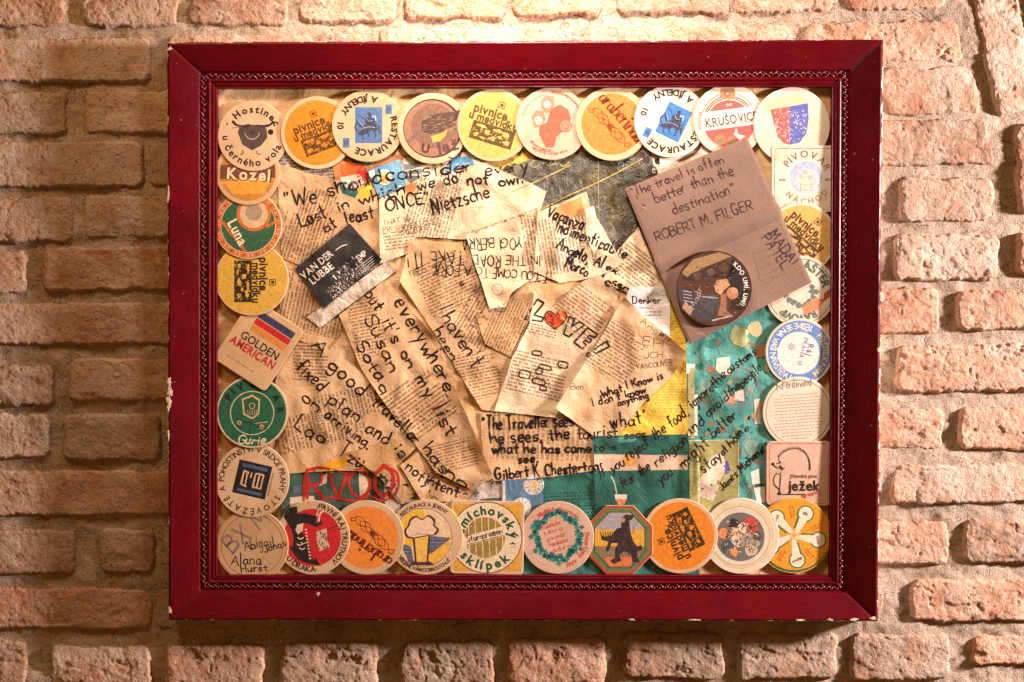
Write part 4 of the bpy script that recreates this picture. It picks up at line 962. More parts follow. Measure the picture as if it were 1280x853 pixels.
for i in range(60): rr = random.Random(i); x, y = rr.uniform(-22, 16), rr.uniform(-20, 20); a.line([(x, y), (x + .4, y + 3)], .5, (.22, .14, .03), up=False)
a.ring(-3, 0, 25.5, 27.8, (.76, .60, .42)); a.poly([(-29, -1), (23, -15), (24, -3), (-28, 11)], (.76, .60, .42))
GR = (.02, .10, .05); l.arc('smíchovský', -1, 0, 34, 188, 364, 14, GR, .055, sp=.12); l.arc('sklípek', -1, 0, 34.5, 148, 38, 14, GR, .055, True, sp=.12); l.text('*', 32, 12, 16, 0, GR, .05)
l.hand('Staropramen', -25, 6, 19, -5, 8.5, 1.1, BL, nib=20, jit=.1, slant=.15); l.line([(-25, 9), (20, -3)], .7, BL)
coaster(609, 672, 45.8, 'sq', 'cream', 'square cream coaster with green ring lettering and gold striped disc', (1, 0), a, l, ang=1, rc=5)
a = Art(); l = Art(); rr = random.Random(12); a.lv += 1
for i in range(66):
    t = i / 66 * 2 * math.pi; ra = rr.uniform(24, 33); x, y = ra * math.cos(t), ra * math.sin(t) - 1; q = rr.uniform(3.4, 5.8); b0 = rr.uniform(0, 6)
    a.poly([(x + q * (1 if j % 2 else .55) * math.cos(b0 + j * math.pi / 5), y + q * (1 if j % 2 else .55) * math.sin(b0 + j * math.pi / 5)) for j in range(10)], [(.03, .20, .17), (.05, .27, .22), (.025, .13, .14)][i % 3], False)
    if i % 6 == 0: a.lv += 1
RD = (.66, .12, .07)
for i, w in enumerate(('Kunětická', 'Hora', 'pivovar', 'Pardubice', 'dobré')): l.hand(w, -18 + i * 3, -10 + i * 7.4, 4 + i * 3.2, -17 + i * 7, 6, .75, RD)
l.arc('Medvědí', 0, 0, 36, 228, 264, 7.5, RD, .01); l.arc('hostinec', 0, 0, 36, 272, 318, 6.5, RD, .01); l.arc('Pivovar Lipany', 0, 0, 37.5, 350, 402, 7.5, RD, .01); l.arc('1999', 0, 0, 37, 72, 50, 6.5, RD, .02, True)
coaster(697, 672, 45.5, 'round', 'pink', 'cream coaster with a wreath of green leaves round red script', (1, 0), a, l)
a = Art()
def octa(rx, ry, c): a.poly([(rx / math.cos(R(22.5)) * math.cos(R(22.5 + 45 * i)), ry / math.cos(R(22.5)) * math.sin(R(22.5 + 45 * i))) for i in range(8)], c)
octa(40.6, 42.6, (.44, .06, .035)); octa(37.5, 39.5, (.12, .19, .075)); octa(32, 35.2, (.03, .03, .02)); octa(31, 34.2, (.66, .38, .05))
a.poly([(-31, -13), (-13, -34), (13, -34), (31, -13)], (.36, .34, .36)); a.poly([(-31, 8), (31, 8), (31, 14), (13, 34), (-13, 34), (-31, 14)], (.22, .17, .10)); a.poly([(-20, 22), (20, 20), (14, 32), (-12, 33)], (.62, .19, .06))
BB = (.045, .025, .028)
a.poly([(2, -28), (8, -32), (18, -31), (16, -26), (12, -24), (13, -12), (16, 0), (22, 8), (27, 6), (28, 12), (22, 14), (22, 22), (26, 28), (16, 28), (14, 18), (6, 14), (0, 18), (2, 26), (-8, 30), (-12, 26), (-6, 22), (-6, 12), (-2, 4), (-10, 4), (-14, 14), (-18, 14), (-14, 2), (-22, 0), (-24, -8), (-20, -4), (-10, -6), (-4, -14), (2, -16), (2, -22)], BB)
for i in range(6): a.line([(-24 + i * 3, -10), (-22 + i * 3, 0)], 1.1, (.10, .05, .03))
a.disc(4, -25, 3, (.45, .25, .2)); 
for i in range(30): rr = random.Random(i + 40); x, y = rr.uniform(-2, 18), rr.uniform(-18, 20); a.line([(x, y), (x + 1, y + 4)], .5, (.12, .08, .06), up=False)
coaster(774.5, 675, 41.2, 'oct', 'green', 'eight sided green and red coaster with a rearing dark goat', (1, 0), a, None, h=43.2)
bear_coaster(850, 670, 47, OR, 4.5, 244, (.05, .03, .012), 'orange bear tavern coaster turned nearly upside down, bottom row', (1, 0), flipbox=1)
a = Art(); a.ring(0, 0, 37.8, 41, (.66, .56, .28)); a.ring(-1, 0, 36.6, 37.1, (.2, .14, .05)); a.disc(-1, 1, 30.5, (.16, .15, .13))
rr = random.Random(21); a.lv += 1
for i, (x, y, q, c) in enumerate([(-22, -4, 8, (.70, .26, .12)), (-9, -15, 8, (.05, .03, .03)), (-8, -6, 6, (.72, .48, .3)), (12, -13, 11, (.55, .06, .05)), (2, -10, 7, (.74, .58, .42)), (-4, 6, 10, (.76, .64, .48)), (8, 5, 10, (.30, .27, .22)), (-17, 14, 9, (.07, .09, .11)), (-8, 20, 6, (.74, .30, .08)), (12, 17, 9, (.56, .48, .36)), (21, 0, 6, (.10, .08, .07)), (-2, 0, 4, (.78, .5, .36)), (19, 10, 5, (.4, .34, .26))]):
    a.poly([(x + q * rr.uniform(.7, 1.1) * math.cos(j * .7), y + q * rr.uniform(.7, 1.1) * math.sin(j * .7)) for j in range(9)], c)
for i in range(210): x, y = rr.uniform(-20, 20), rr.uniform(-18, 20); a.line([(x, y), (x + rr.uniform(-3, 3), y + rr.uniform(-3, 3))], rr.uniform(.5, 1.6), rr.choice([(.7, .6, .45), (.06, .05, .05), (.4, .2, .1)]), up=False)
coaster(926, 670, 47.5, 'round', 'white', 'white coaster with yellow ring and a small painted crowd in the middle', (1, 0), a, None)
a = Art(); l = Art(); a.disc(0, 0, 46, (.03, .12, .05)); a.disc(1, -1.5, 44.8, (.76, .32, .03)); a.lv += 1
for i, th in enumerate((10, 82, 154, 226, 298)):
    ca, sa = math.cos(R(th)), math.sin(R(th)); G2 = (.03, .17, .07)
    a.disc(31 * ca, 31 * sa, 10.5, G2); a.disc(31 * ca, 31 * sa, 8.8, (.80, .70, .54)); a.poly([(4 * ca - 3.5 * sa, 4 * sa + 3.5 * ca), (24 * ca - 5.5 * sa, 24 * sa + 5.5 * ca), (24 * ca + 4.5 * sa, 24 * sa - 4.5 * ca), (4 * ca + 1.5 * sa, 4 * sa - 1.5 * ca)], (.80, .70, .54))
    a.line([(9 * ca + 4 * sa, 9 * sa - 4 * ca), (24 * ca + 6 * sa, 24 * sa - 6 * ca)], 1.8, G2)
    l.text(('gusto', 'Malvaz', 'Grill', 'Rock', 'Pils')[i], 31 * ca, 31 * sa, 5.2, th + 70, (.25, .06, .03), .02, .8)
    t2 = th + 36; l.text('pivnice bar', 30 * math.cos(R(t2)), 30 * math.sin(R(t2)), 4.2, t2, (.45, .1, .03), 0, .8); l.text('restaurace', 30 * math.cos(R(t2)) - 3.4 * math.sin(R(t2)), 30 * math.sin(R(t2)) + 3.4 * math.cos(R(t2)), 3.6, t2, (.45, .1, .03), 0, .8)
a.disc(0, 0, 5, (.78, .5, .2)); a.disc(0, 0, 2, (.76, .3, .05))
coaster(992, 669.5, 47.5, 'round', 'yellow', 'orange coaster with five green edged spokes, bottom right corner', (0, -1), a, l)
# --- right column, upward order of overlap
a = Art(); l = Art(); PO = shape_pts('sq', 36.5, 0, 37.5, 6)
a.line([(x, y) for x, y in PO], 1.1, (.60, .14, .08), closed=True)
hd = [(-28, -13), (-24, -13), (-25, -20), (-20, -26), (-12, -30), (-2, -31), (6, -27), (11, -20), (13, -12), (13, -4)]
l.line(hd, 1.0, BL, sm=5)
for i, (x, y) in enumerate(catmull(hd[2:], 4)): l.line([(x, y), (x - 1.5 + i * .12, y - 2.4)], .8, BL)
l.disc(-32, -12, 1.8, BL, n=12); l.disc(-23, -14, 1.2, BL, n=10); l.line([(-31, -10), (-26, -7), (-22, -9), (-20, -4)], 1.1, BL, sm=4); l.line([(-23, -10), (-22, -5), (-18, -7)], 1.6, BL)
l.line([(-27, -1), (-31, 6), (-30, 14), (-24, 20), (-23, 25)], 1.0, BL, sm=4); l.line([(-26, 0), (-23, 1)], 1, BL); l.line([(-22, -2), (-24, 25)], .9, BL); l.line([(-24, 26), (8, 26)], 1.2, BL); l.disc(-24, 25, 2, BL, n=10)
l.text('Jihlavské pivo', 6, 3, 6.4, 0, (.10, .04, .03), .02, .85); l.text('ježek', 7, 15, 18, 0, (.03, .016, .012), .027, .9, .07); l.hand('grand', 5, 31, 27, 24, 6, 1.2, (.60, .12, .08))
coaster(998, 592, 40.5, 'sq', 'pink', 'square cream coaster with outlined hedgehog and red border line', (0, -1), a, l, rc=7)
a = Art(); l = Art(); a.ring(0, 0, 40, 40.8, (.12, .14, .10)); l.hand('Ferdinand', -20, -29, 16, -34, 10, 1.0, (.16, .18, .12), nib=30, slant=.15); l.hand('X', -26, -27, -20, -30, 14, 1.0, (.12, .14, .10))
for i in range(15):
    y = -22 + i * 3.9; hw = min(31, math.sqrt(max(1, 37 ** 2 - y * y)) - 3) * (.97 if i % 4 else .86); rr = random.Random(i); x = -hw; l.lv += 0
    while x < hw - 2:
        w = rr.uniform(2, 6); w = min(w, hw - x); l.rect(x + w / 2, y - .07 * (x + w / 2), w, 1.0, -4, (.36, .30, .22), up=False); x += w + 1.1
coaster(997.5, 515.5, 44.5, 'round', 'white', 'white coaster full of small text lines, right column above the square hedgehog', (0, -1), a, l)
a = Art(); l = Art(); BU = (.15, .27, .55); a.disc(0, 0, 39.5, BU); a.disc(-1, 1, 26.5, (.84, .77, .68))
l.arc('TĚŠÍME SE NA VAŠÍ NÁVŠTĚVU', 0, 0, 33, 300, 110, 9.6, (.82, .78, .72), .01, True, xs=.95); l.arc('PŘIJĎTE K NÁM', 0, 0, 33, 318, 416, 9.2, (.78, .66, .42), .01)
l.text('Ráj', 13, -3, 10.5, 100, (.10, .15, .36), .02); l.text('PRAHA 10', 4, -1, 8, 104, (.10, .15, .36), .005)
for i in range(8): t = R(i * 45); l.line([(-10 + 1.5 * math.cos(t), -7 + 1.5 * math.sin(t)), (-10 + 5 * math.cos(t), -7 + 5 * math.sin(t))], .8, (.15, .2, .4), up=False)
coaster(999, 440.5, 42.5, 'round', 'white', 'white coaster with a wide blue lettered ring, right column', (0, -1), a, l)
a = Art(); l = Art(); GG = (.09, .14, .12); a.ring(0, 0, 40, 40.8, (.05, .10, .08)); a.lv += 1
rr = random.Random(2)
for i in range(26):
    t = i * 24; ra = rr.uniform(14, 20); a.poly([(ra * math.cos(R(t)) + rr.uniform(2, 5) * math.cos(j), ra * math.sin(R(t)) + rr.uniform(2, 5) * math.sin(j)) for j in range(6)], (.16, .20, .17), i % 5 == 0)
a.poly([(2, 20), (18, 8), (30, 10), (24, 22), (6, 32)], (.66, .27, .14)); a.poly([(30, 2), (44, -8), (40, 4), (28, 14)], (.40, .10, .03))
l.arc('KLÁŠTER', 0, 0, 33, 245, 352, 13, (.10, .17, .14), .045); l.arc('PIVOVAR', 0, 0, 33.5, 135, 55, 11, (.10, .17, .14), .045, False)
coaster(1000, 364.5, 44.5, 'round', 'white', 'white coaster with green serif ring name, right column beside the brown book corner', (0, -1), a, l)
bear_coaster(1001, 298, 44.5, (.66, .42, .13), 3.5, 40, (.10, .05, .022), 'yellow bear tavern coaster in the right column, partly under the brown book', (0, -1), card='white', off=(2, -4), sc_=1.02)
a = Art(); l = Art(); PO = shape_pts('sq', 37, 0, 38, 5); a.line(PO, .7, (.10, .09, .10), closed=True); a.disc(2, -2, 22, (.82, .76, .68)); a.disc(2, -2, 20.5, (.44, .50, .66)); a.disc(4, 2, 15, (.74, .62, .62)); a.disc(2, 4, 9, (.78, .66, .50)); rr = random.Random(5)
for x, y in ((-4, -3), (7, -2), (1, -8)): a.disc(x, y, 3.4, (.60, .50, .46), n=10)
a.line([(-5, 6), (-4, 14), (8, 14), (9, 6), (2, 8), (-5, 6)], 1.0, (.40, .34, .2)); 
for x, y in ((-1, -1), (1, -1), (1, 1), (-1, 1)):
    for r0 in (5, 8): a.ring(x * 29, y * 30, r0, r0 + .9, (.66, .50, .25), a0=0, a1=250)
l.arc('PIVOVAR', 2, -2, 29, 208, 345, 11, (.20, .13, .10), .005); l.arc('NÁCHOD', 2, -2, 30, 142, 30, 9, (.35, .22, .12), .01, True); l.text('A.D.', -27, 1, 4.2, 0, BL, .02); l.text('1872', 30, 1, 4.2, 0, BL, .02)
coaster(1005, 224, 40.5, 'sq', 'white', 'square white coaster with pale blue roundel, right column under the shield coaster', (0, -1), a, l, h=41.5, rc=4)

# ------------------------------------------------------------------ things pinned over the rest
# flyer picture card, black sticker, brown book, round badge
def tape_mat():
    m, t, b = new_mat('clear_foil_tape', .18, .8); pos = t.n('ShaderNodeNewGeometry').outputs['Position']
    setc(t, b, t.ramp(t.noise(pos, 45, 5, .7), [(.35, (.42, .32, .24)), (.6, (.74, .66, .58))])); bump(t, b, t.noise(pos, 60, 4, .6, 1), .003, .9); return m
TM = tape_mat()
page('tape', [(383,397),(483,327),(496,338),(400,410)], 'wrinkled silvery tape strip along the lower side of the black sticker', name='tape_strip', cat='tape', group=None, mat=TM, amp=.3, wob=.4)
page('tape2', [(731,262),(742,258),(752,300),(742,318),(734,300)], 'small white folded tape tag beside the Italian handwriting', name='tape_tag', cat='tape', group=None, mat=ink((.78,.68,.52),.4,'white_tape'), amp=.3, wob=.4, curl=1.5)
page('stick', [(437,279.5),(478,325),(405,386),(369,336)], 'black glossy sticker with white capitals and a small crowd', name='black_sticker', cat='sticker', group=None, c=(.035,.03,.03), c2=(.02,.017,.017), amp=.35, wob=.1, curl=0, step=3)
KBK = None
def book_mat():
    m, t, b = new_mat('brown_kraft_cover', .75, .3); pos = t.n('ShaderNodeNewGeometry').outputs['Position']
    c = t.ramp(t.noise(pos, 9, 6, .65), [(.3, (.20, .125, .095)), (.7, (.29, .185, .14))])
    c = t.mix(t.ramp(t.noise(pos, 34, 5, .75), [(.56, 0), (.72, .35)]), c, (.16, .08, .05))
    c = t.mix(t.ramp(t.noise(pos, 500, 2, .6), [(.35, .25), (.5, 0)]), c, (.22, .12, .08))
    setc(t, b, c); bump(t, b, t.math('ADD', t.noise(pos, 350, 4, .7), t.noise(pos, 40, 4, .6)), .0009, .6); return m
def book():
    """closed booklet opened flat: two boards with a rounded spine ridge"""
    global HM
    A = np.array([(781, 236), (934, 172), (1015, 353), (862, 431)], float)   # TL TR BR BL
    nu, nv = 60, 72; base = float(np.percentile(HM[inpoly(gxx, gyy, [tuple(p) for p in A])], 97)) + .0003
    V = []; pxs = []
    u = np.linspace(0, 1, nu); v = np.linspace(0, 1, nv); U, W = np.meshgrid(u, v)
    P = ((1 - U) * (1 - W))[..., None] * A[0] + (U * (1 - W))[..., None] * A[1] + (U * W)[..., None] * A[2] + ((1 - U) * W)[..., None] * A[3]
    # outline: the spine bulges out left and right
    d = .0030 + .0003 * fbm(P[..., 0] / 30, P[..., 1] / 30, 3, 5)
    sp = np.exp(-((W - .49) / .035) ** 2); gr = np.exp(-((W - .545) / .018) ** 2)
    d = d + .0030 * sp - .0026 * gr - .0012 * sst(.55, .57, W) + .0008 * (1 - W)
    e = np.minimum(np.minimum(U, 1 - U), np.minimum(W, 1 - W)) ; d = d - .0007 * (1 - sst(0, .012, e))
    P = P + (np.array([1.0, -.42]) * 1.4)[None, None] * (sp * (U - .5) * 2)[..., None]
    K = kk(base + .003); c = A.mean(0); CX, CZ = PX(c[0], c[1], K); X, Z = PX(P[..., 0], P[..., 1], K)
    top = np.stack([(X - CX).ravel(), -d.ravel(), (Z - CZ).ravel()], 1); n = len(top)
    per = list(range(nu)) + [j * nu + nu - 1 for j in range(1, nv)] + [(nv - 1) * nu + i for i in range(nu - 2, -1, -1)] + [j * nu for j in range(nv - 2, 0, -1)]
    bot = top[per].copy(); bot[:, 1] = 0
    F = grid_faces(nu, nv); m = len(per)
    F += [(per[i], per[(i + 1) % m], n + (i + 1) % m, n + i) for i in range(m)]
    o = mesh_obj('brown_book', np.concatenate([top, bot]), F, book_mat())
    o.location = (CX, -base, CZ); tag(o, 'worn brown book cover lying open over the coasters at right, handwritten in black', 'book')
    o.data.set_sharp_from_angle(angle=R(60))
    collage_meshes.append(o); sheets['book'] = o
    mm = inpoly(gxx, gyy, [tuple(p) for p in A]); HM = np.where(mm, base + .0034, HM)
    return base
bbase = book()
# round badge on the book
HM0 = HM
a = Art(); l = Art(); E = 1.0
CARD['badge'] = ink((.05, .03, .022), .35, 'badge_rim')
a.disc(0, 0, 47, (.035, .022, .018)); a.disc(0, 0, 45.5, (.085, .036, .02)); a.lv += 1
a.poly([(-40, -20), (-26, -36), (6, -45), (22, -40), (-8, -28), (-34, -14)], (.30, .18, .09), False)
a.poly([(-42, -12), (-30, -18), (-6, -28), (14, -34), (30, -24), (20, -12), (-10, -14), (-30, -8)], (.045, .028, .022), False)
a.poly([(22, -38), (34, -30), (44, -10), (44, 12), (34, 28), (20, 26), (24, 6), (14, -8), (20, -24)], (.03, .022, .02), False)
a.lv += 1
a.poly([(-44, -2), (-20, 4), (-4, 10), (2, 36), (-14, 42), (-34, 26), (-44, 12)], (.06, .05, .055)); a.poly([(-20, 6), (6, 8), (8, 28), (-8, 30), (-18, 20)], (.07, .065, .075)); a.line([(-18, 10), (4, 12)], 2, (.30, .28, .28)); a.line([(-2, 40), (22, 34)], 2, (.4, .36, .33))
a.poly([(2, -10), (16, -12), (20, -4), (10, 4), (4, 2)], (.46, .27, .14)); a.poly([(0, -4), (8, -6), (12, 4), (8, 8), (2, 4)], (.48, .29, .17)); a.disc(23, 6, 7.5, (.42, .19, .10)); a.disc(25, 3, 4, (.52, .28, .16)); a.poly([(8, 8), (15, 6), (16, 28), (24, 34), (4, 34), (8, 20)], (.30, .14, .08))
a.disc(-22, -16, 5, (.10, .05, .03)); a.disc(-4, -20, 5, (.13, .07, .05)); a.disc(12, -26, 6, (.09, .05, .03)); a.poly([(-36, 16), (-26, 26), (-30, 34), (-40, 24)], (.40, .24, .16))
rr = random.Random(77)
for i in range(120):
    x, y = rr.uniform(-40, 34), rr.uniform(-34, 36)
    if x * x + y * y < 1600: a.line([(x, y), (x + rr.uniform(-4, 4), y + rr.uniform(-2, 2))], rr.uniform(.5, 1.3), rr.choice([(.03, .02, .018), (.10, .05, .03), (.05, .045, .05), (.22, .12, .07)]), up=False)
for i in range(4): l.line([(-38, 3 + i * 4), (-28, 5 + i * 4)], .7, (.6, .55, .5), up=False)
l.hand('Madr', -24, 26, -14, 0, 8, .6, (.5, .45, .42)); l.arc('KDO UMÍ, UMÍ!', 0, 0, 40, 308, 392, 6.8, (.78, .72, .64), .02)
coaster(891.5, 361, 47, 'round', 'badge', 'round dark badge with a man drinking, on the lower half of the brown book', (-1, 0), a, l, T=.0035, name='round_badge', cat='badge', group=None, base=bbase + .0024, tiltmm=1.0)

# ------------------------------------------------------------------ ink and printed patches draped over the pile
bpy.context.view_layer.update()
def build_tree(objs):
    bv = []; bf = []
    for o in objs:
        me = o.data; off = len(bv); co = np.empty(len(me.vertices) * 3); me.vertices.foreach_get('co', co); base = o.location if o.parent is None else o.parent.location
        co = co.reshape(-1, 3) + np.array(base)
        bv += [tuple(c) for c in co]; bf += [tuple(off + i for i in p.vertices) for p in me.polygons]
    return BVHTree.FromPolygons(bv, bf)
BVH = build_tree(collage_meshes); prints = []
_rc = {}
def surf(x, y):
    X, Z = PX(x, y, KP)
    h = BVH.ray_cast(Vector((X, -.2, Z)), Vector((0, 1, 0)))
    return (X, h[0].y if h[0] is not None else -.0228, Z)
def drape(art, name, key, off=.00010, step=.000005):
    p = sheets[key]; L = p.location; V = []
    for x, y, lv in art.v:
        X, Y, Z = surf(x, y); V.append((X - L.x, Y - off - lv * step - L.y, Z - L.z))
    o = mesh_obj(name, V, art.f, art.mats, p, False); o.data.polygons.foreach_set('material_index', art.m)
    if name == 'print': prints.append(o)
    return o
def patch(art, pts, c, step=3.0):
    ol = outline(pts, step, .4, 3); v, f = fill(ol, step); art.add(v, f, c)
def rdisc(x, y, r, n=14, ry=None): return [(x + r * math.cos(2 * math.pi * i / n), y + (ry or r) * math.sin(2 * math.pi * i / n)) for i in range(n)]
# printed patches of the flyers
a = Art(); rr = random.Random(1)
def speck(x, y, r, c):
    p0 = rr.uniform(0, 6); patch(a, [(x + r * rr.uniform(.4, 1.3) * math.cos(p0 + t * .9), y + r * rr.uniform(.4, 1.3) * math.sin(p0 + t * .9)) for t in range(7)], c); a.lv = 2
for q in range(150): speck(rr.uniform(868, 958), rr.uniform(414, 634), rr.uniform(1.5, 6), rr.choice([(.03,.20,.17), (.08,.34,.29), (.04,.15,.13), (.20,.36,.26), (.34,.34,.16), (.05,.26,.24), (.10,.40,.36), (.30,.16,.09)]))
a.lv = 3
for q in range(30):      # roads
    x, y = rr.uniform(866, 960), rr.uniform(415, 630); an = rr.uniform(0, 6.3); pts = [(x, y)]
    for k in range(5):
        an += rr.uniform(-.7, .7); x += 9 * math.cos(an); y += 9 * math.sin(an)
        if 864 < x < 966 and 412 < y < 636: pts.append((x, y))
    if len(pts) > 2: a.line(pts, rr.choice((.7, 1.1, 1.5)), rr.choice([(.46, .22, .20), (.34, .16, .14), (.30, .24, .32)]), sm=3)
for (x, y, r, c) in [(925,420,14,(.42,.46,.22)),(945,412,10,(.50,.46,.26)),(905,440,9,(.10,.32,.28)),(950,440,9,(.40,.20,.10)),(898,520,9,(.16,.40,.34)),(945,520,8,(.34,.30,.14)),(925,480,9,(.08,.22,.17)),(940,560,10,(.22,.38,.30)),(930,600,9,(.10,.30,.24)),(950,610,8,(.05,.12,.09)),(915,500,7,(.46,.22,.12)),(890,430,8,(.05,.24,.20)),(888,462,5,(.52,.2,.1))]:
    patch(a, [(x + (px - x) * rr.uniform(.6, 1.2), y + (py - y) * rr.uniform(.6, 1.2)) for px, py in rdisc(x, y, r, 9)], c)
WH = (.78, .72, .62)
for pl in ([(896,448),(912,446),(913,468),(902,470),(894,462)], [(858,455),(869,455),(868,467),(858,467)], [(918,490),(929,487),(930,502),(918,500)], [(942,500),(950,498),(950,530),(943,530)], [(938,590),(948,586),(950,604),(940,606)], [(942,610),(956,608),(956,628),(946,630)], [(868,494),(872,493),(872,545),(868,545)]): patch(a, pl, WH)
patch(a, [(860,460),(868,460),(868,548),(860,548)], (.40,.36,.16)); patch(a, [(861,552),(922,551),(922,636),(862,640)], (.34,.31,.12)); patch(a, [(866,558),(870,558),(870,634),(866,634)], (.20,.20,.08))
patch(a, [(880,590),(890,570),(903,566),(908,586),(900,600),(896,618),(890,628),(874,620),(870,606)], (.70,.58,.44)); patch(a, [(902,578),(910,576),(914,590),(906,594)], (.09,.08,.26))
for x in range(943, 950, 2): a.line([(x, 500), (x, 530)], .5, (.4, .12, .08))
a.line([(861,551),(923,550),(923,636)], 1.0, (.62,.56,.36)); a.disc(866, 482, 3, (.2,.3,.2)); a.disc(866, 482, 2.2, (.40,.36,.16)); a.disc(878, 611, 1.2, BL); a.disc(889, 606, 1.2, BL)
drape(a, 'print', 'map')
a = Art(); patch(a, [(742,568),(859,569),(859,587),(743,589)], (.62,.45,.32)); patch(a, rdisc(787, 576, 9, 12, 7), (.74,.34,.03)); patch(a, [(770,548),(776,546),(790,545),(800,546),(792,552),(774,554)], (.10,.30,.25))
drape(a, 'print', 'band')
a = Art(); patch(a, [(768,618),(784,618),(783,624),(769,624)], (.74,.68,.6)); patch(a, [(769,624),(783,624),(780,631),(773,631)], (.62,.24,.12)); a.line([(771,618),(768,604),(764,596)], 1.6, (.5,.5,.42), sm=4)
for i in range(5): a.line([(690, 650 + i * 14), (735, 648 + i * 13)], 3, (.06,.30,.26))
drape(a, 'print', 'teal')
a = Art()
for x, y, r in ((667, 606, 13), (652, 634, 12)):
    patch(a, rdisc(x, y, r, 20), (.72,.66,.58)); patch(a, rdisc(x, y, 4.6, 12), (.78,.50,.06))
    for i in range(12): t = R(i * 30 + 8); a.line([(x + 6.4 * math.cos(t), y + 6.4 * math.sin(t)), (x + 11.5 * math.cos(t), y + 11.5 * math.sin(t))], .8, BL, up=False)
patch(a, [(628,601),(631.5,601),(632,648),(628.5,648)], (.76,.7,.62))
drape(a, 'print', 'daisy')
a = Art(); patch(a, rdisc(481, 222, 9.5, 14, 10), (.80,.72,.60)); patch(a, rdisc(481, 222, 7, 12, 8), (.82,.48,.06)); patch(a, [(461,215),(468,212),(470,222),(463,224)], (.74,.7,.62)); a.disc(500, 234, 2, (.7,.7,.65)); drape(a, 'print', 'egg')
a = Art()
for pl, c in (([(424,206),(448,202),(454,214),(428,222)], (.74,.10,.02)), ([(446,210),(462,214),(456,228),(446,222)], (.52,.03,.02)), ([(426,222),(450,218),(456,228),(440,240),(428,232)], (.66,.52,.44)), ([(424,230),(440,226),(448,240),(444,248),(428,242)], (.03,.11,.09)), ([(446,236),(464,228),(470,244),(452,250)], (.78,.46,.05)), ([(438,196),(470,198),(462,208),(440,204)], (.08,.10,.04)), ([(500,206),(526,204),(528,220),(514,230),(506,222)], (.16,.18,.18)), ([(504,198),(520,196),(518,204),(504,206)], (.58,.56,.5)), ([(506,232),(522,228),(516,246),(510,246)], (.52,.24,.08))): patch(a, pl, c)
a.line([(446,218),(454,206),(462,220)], 1.1, (.25,.02,.02)); drape(a, 'print', 'flyer')
a = Art(); patch(a, [(556,214),(566,196),(588,196),(594,206),(560,216)], (.12,.32,.50)); drape(a, 'print', 'bluew')
a = Art()
for x, y, r in ((815, 214, 7), (808, 200, 5), (822, 202, 4), (802, 194, 4)): patch(a, [(px, py) for px, py in rdisc(x, y, r, 9)], (.05,.035,.04))
a.ring(817, 214, 1.5, 3, (.5,.42,.34)); drape(a, 'print', 'floral')
a = Art(); YG = (.62,.46,.10)
a.line([(652,276),(700,250),(760,222),(806,197)], 1.1, YG, sm=6); a.line([(640,240),(664,230),(690,218),(712,207)], 1.4, (.40,.36,.09), sm=5); a.line([(748,188),(748,230),(749,300)], .9, (.34,.29,.2), sm=3)  # gold lines are print; the upright pale line paints a reflection on the film
a.line([(690,206),(698,204),(704,208),(712,203)], .9, YG, sm=4)
for i in range(46):
    x, y = rr.uniform(745, 815), rr.uniform(245, 335)
    if inpoly(np.array([x]), np.array([y]), [(740,250),(800,228),(822,290),(800,330),(770,320)])[0]: a.line([(x, y), (x + rr.uniform(-5, 5), y + rr.uniform(-4, 4))], rr.uniform(.5, 1.4), rr.choice([(.40,.32,.12), (.05,.045,.025), (.28,.24,.12)]), up=False)
drape(a, 'print', 'pouch')
a = Art()
patch(a, [(398,584),(420,573),(438,572),(432,584),(415,592)], (.72,.34,.03)); patch(a, [(360,600),(396,590),(400,602),(362,610)], (.05,.12,.09)); patch(a, [(366,608),(398,604),(394,616),(366,616)], (.10,.15,.20)); patch(a, [(402,596),(410,590),(408,604),(398,608)], (.66,.48,.36))
patch(a, [(362,622),(392,620),(396,640),(364,650)], (.66,.56,.42)); patch(a, [(448,588),(460,588),(462,618),(450,620)], (.60,.48,.36)); patch(a, [(480,600),(500,602),(500,640),(482,640)], (.5,.42,.34))
for i in range(16): a.line([(462 + rr.uniform(-2, 34), 590 + rr.uniform(0, 34)), (464 + rr.uniform(-2, 34), 594 + rr.uniform(0, 34))], rr.uniform(1, 3), (.03,.025,.02), up=False)
drape(a, 'print', 'green')
a = Art()
for i in range(70):
    x, y = rr.uniform(476, 626), rr.uniform(592, 650); a.line([(x, y), (x + rr.uniform(-7, 7), y + rr.uniform(-3, 4))], rr.uniform(.8, 3), rr.choice([(.05,.04,.035), (.16,.13,.11), (.6,.54,.48)]), up=False)
patch(a, [(600,624),(627,622),(627,632),(598,634)], (.08,.10,.09)); drape(a, 'print', 'photo')
a = Art(); patch(a, [(692,262),(727,246),(730,268),(700,276)], (.62,.33,.12)); drape(a, 'print', 'vac')
a = Art(); W_ = (.72,.66,.60)
a.text('VAN DER', 396, 331, 12.5, -39, W_, .02, .85); a.text('LUBBE', 402, 342, 13.5, -39, W_, .02, .88)
cu, su = math.cos(R(-38)), math.sin(R(-38))
for i in range(420):
    u = rr.uniform(-31, 30); v = rr.uniform(2, 29) if i % 3 else rr.uniform(14, 29)
    if v < 14 and not (-14 < u < 12 or 16 < u < 28): continue
    x, y = 423 + u * cu - v * su, 332 + u * su + v * cu; l = rr.uniform(.6, 2.6) * (1.4 if v < 14 else .8)
    a.line([(x, y), (x - l * su * .9, y + l * cu * .9)] if v < 16 else [(x, y), (x + rr.uniform(-1, 1), y + l)], rr.uniform(.35, 1.1), rr.choice([(.42, .37, .33), (.22, .19, .17), W_, (.10, .08, .07)]), up=False)
a.line([(420,313),(427,308),(434,306)], 1.0, W_); a.text('EMP', 452, 320, 10, -39, W_, .02, .8)
for i in range(5): a.rect(456 + i * 1.6, 328 + i * 2.4, 24 - i * 2, .8, -39, (.5,.45,.4))
drape(a, 'print', 'stick')
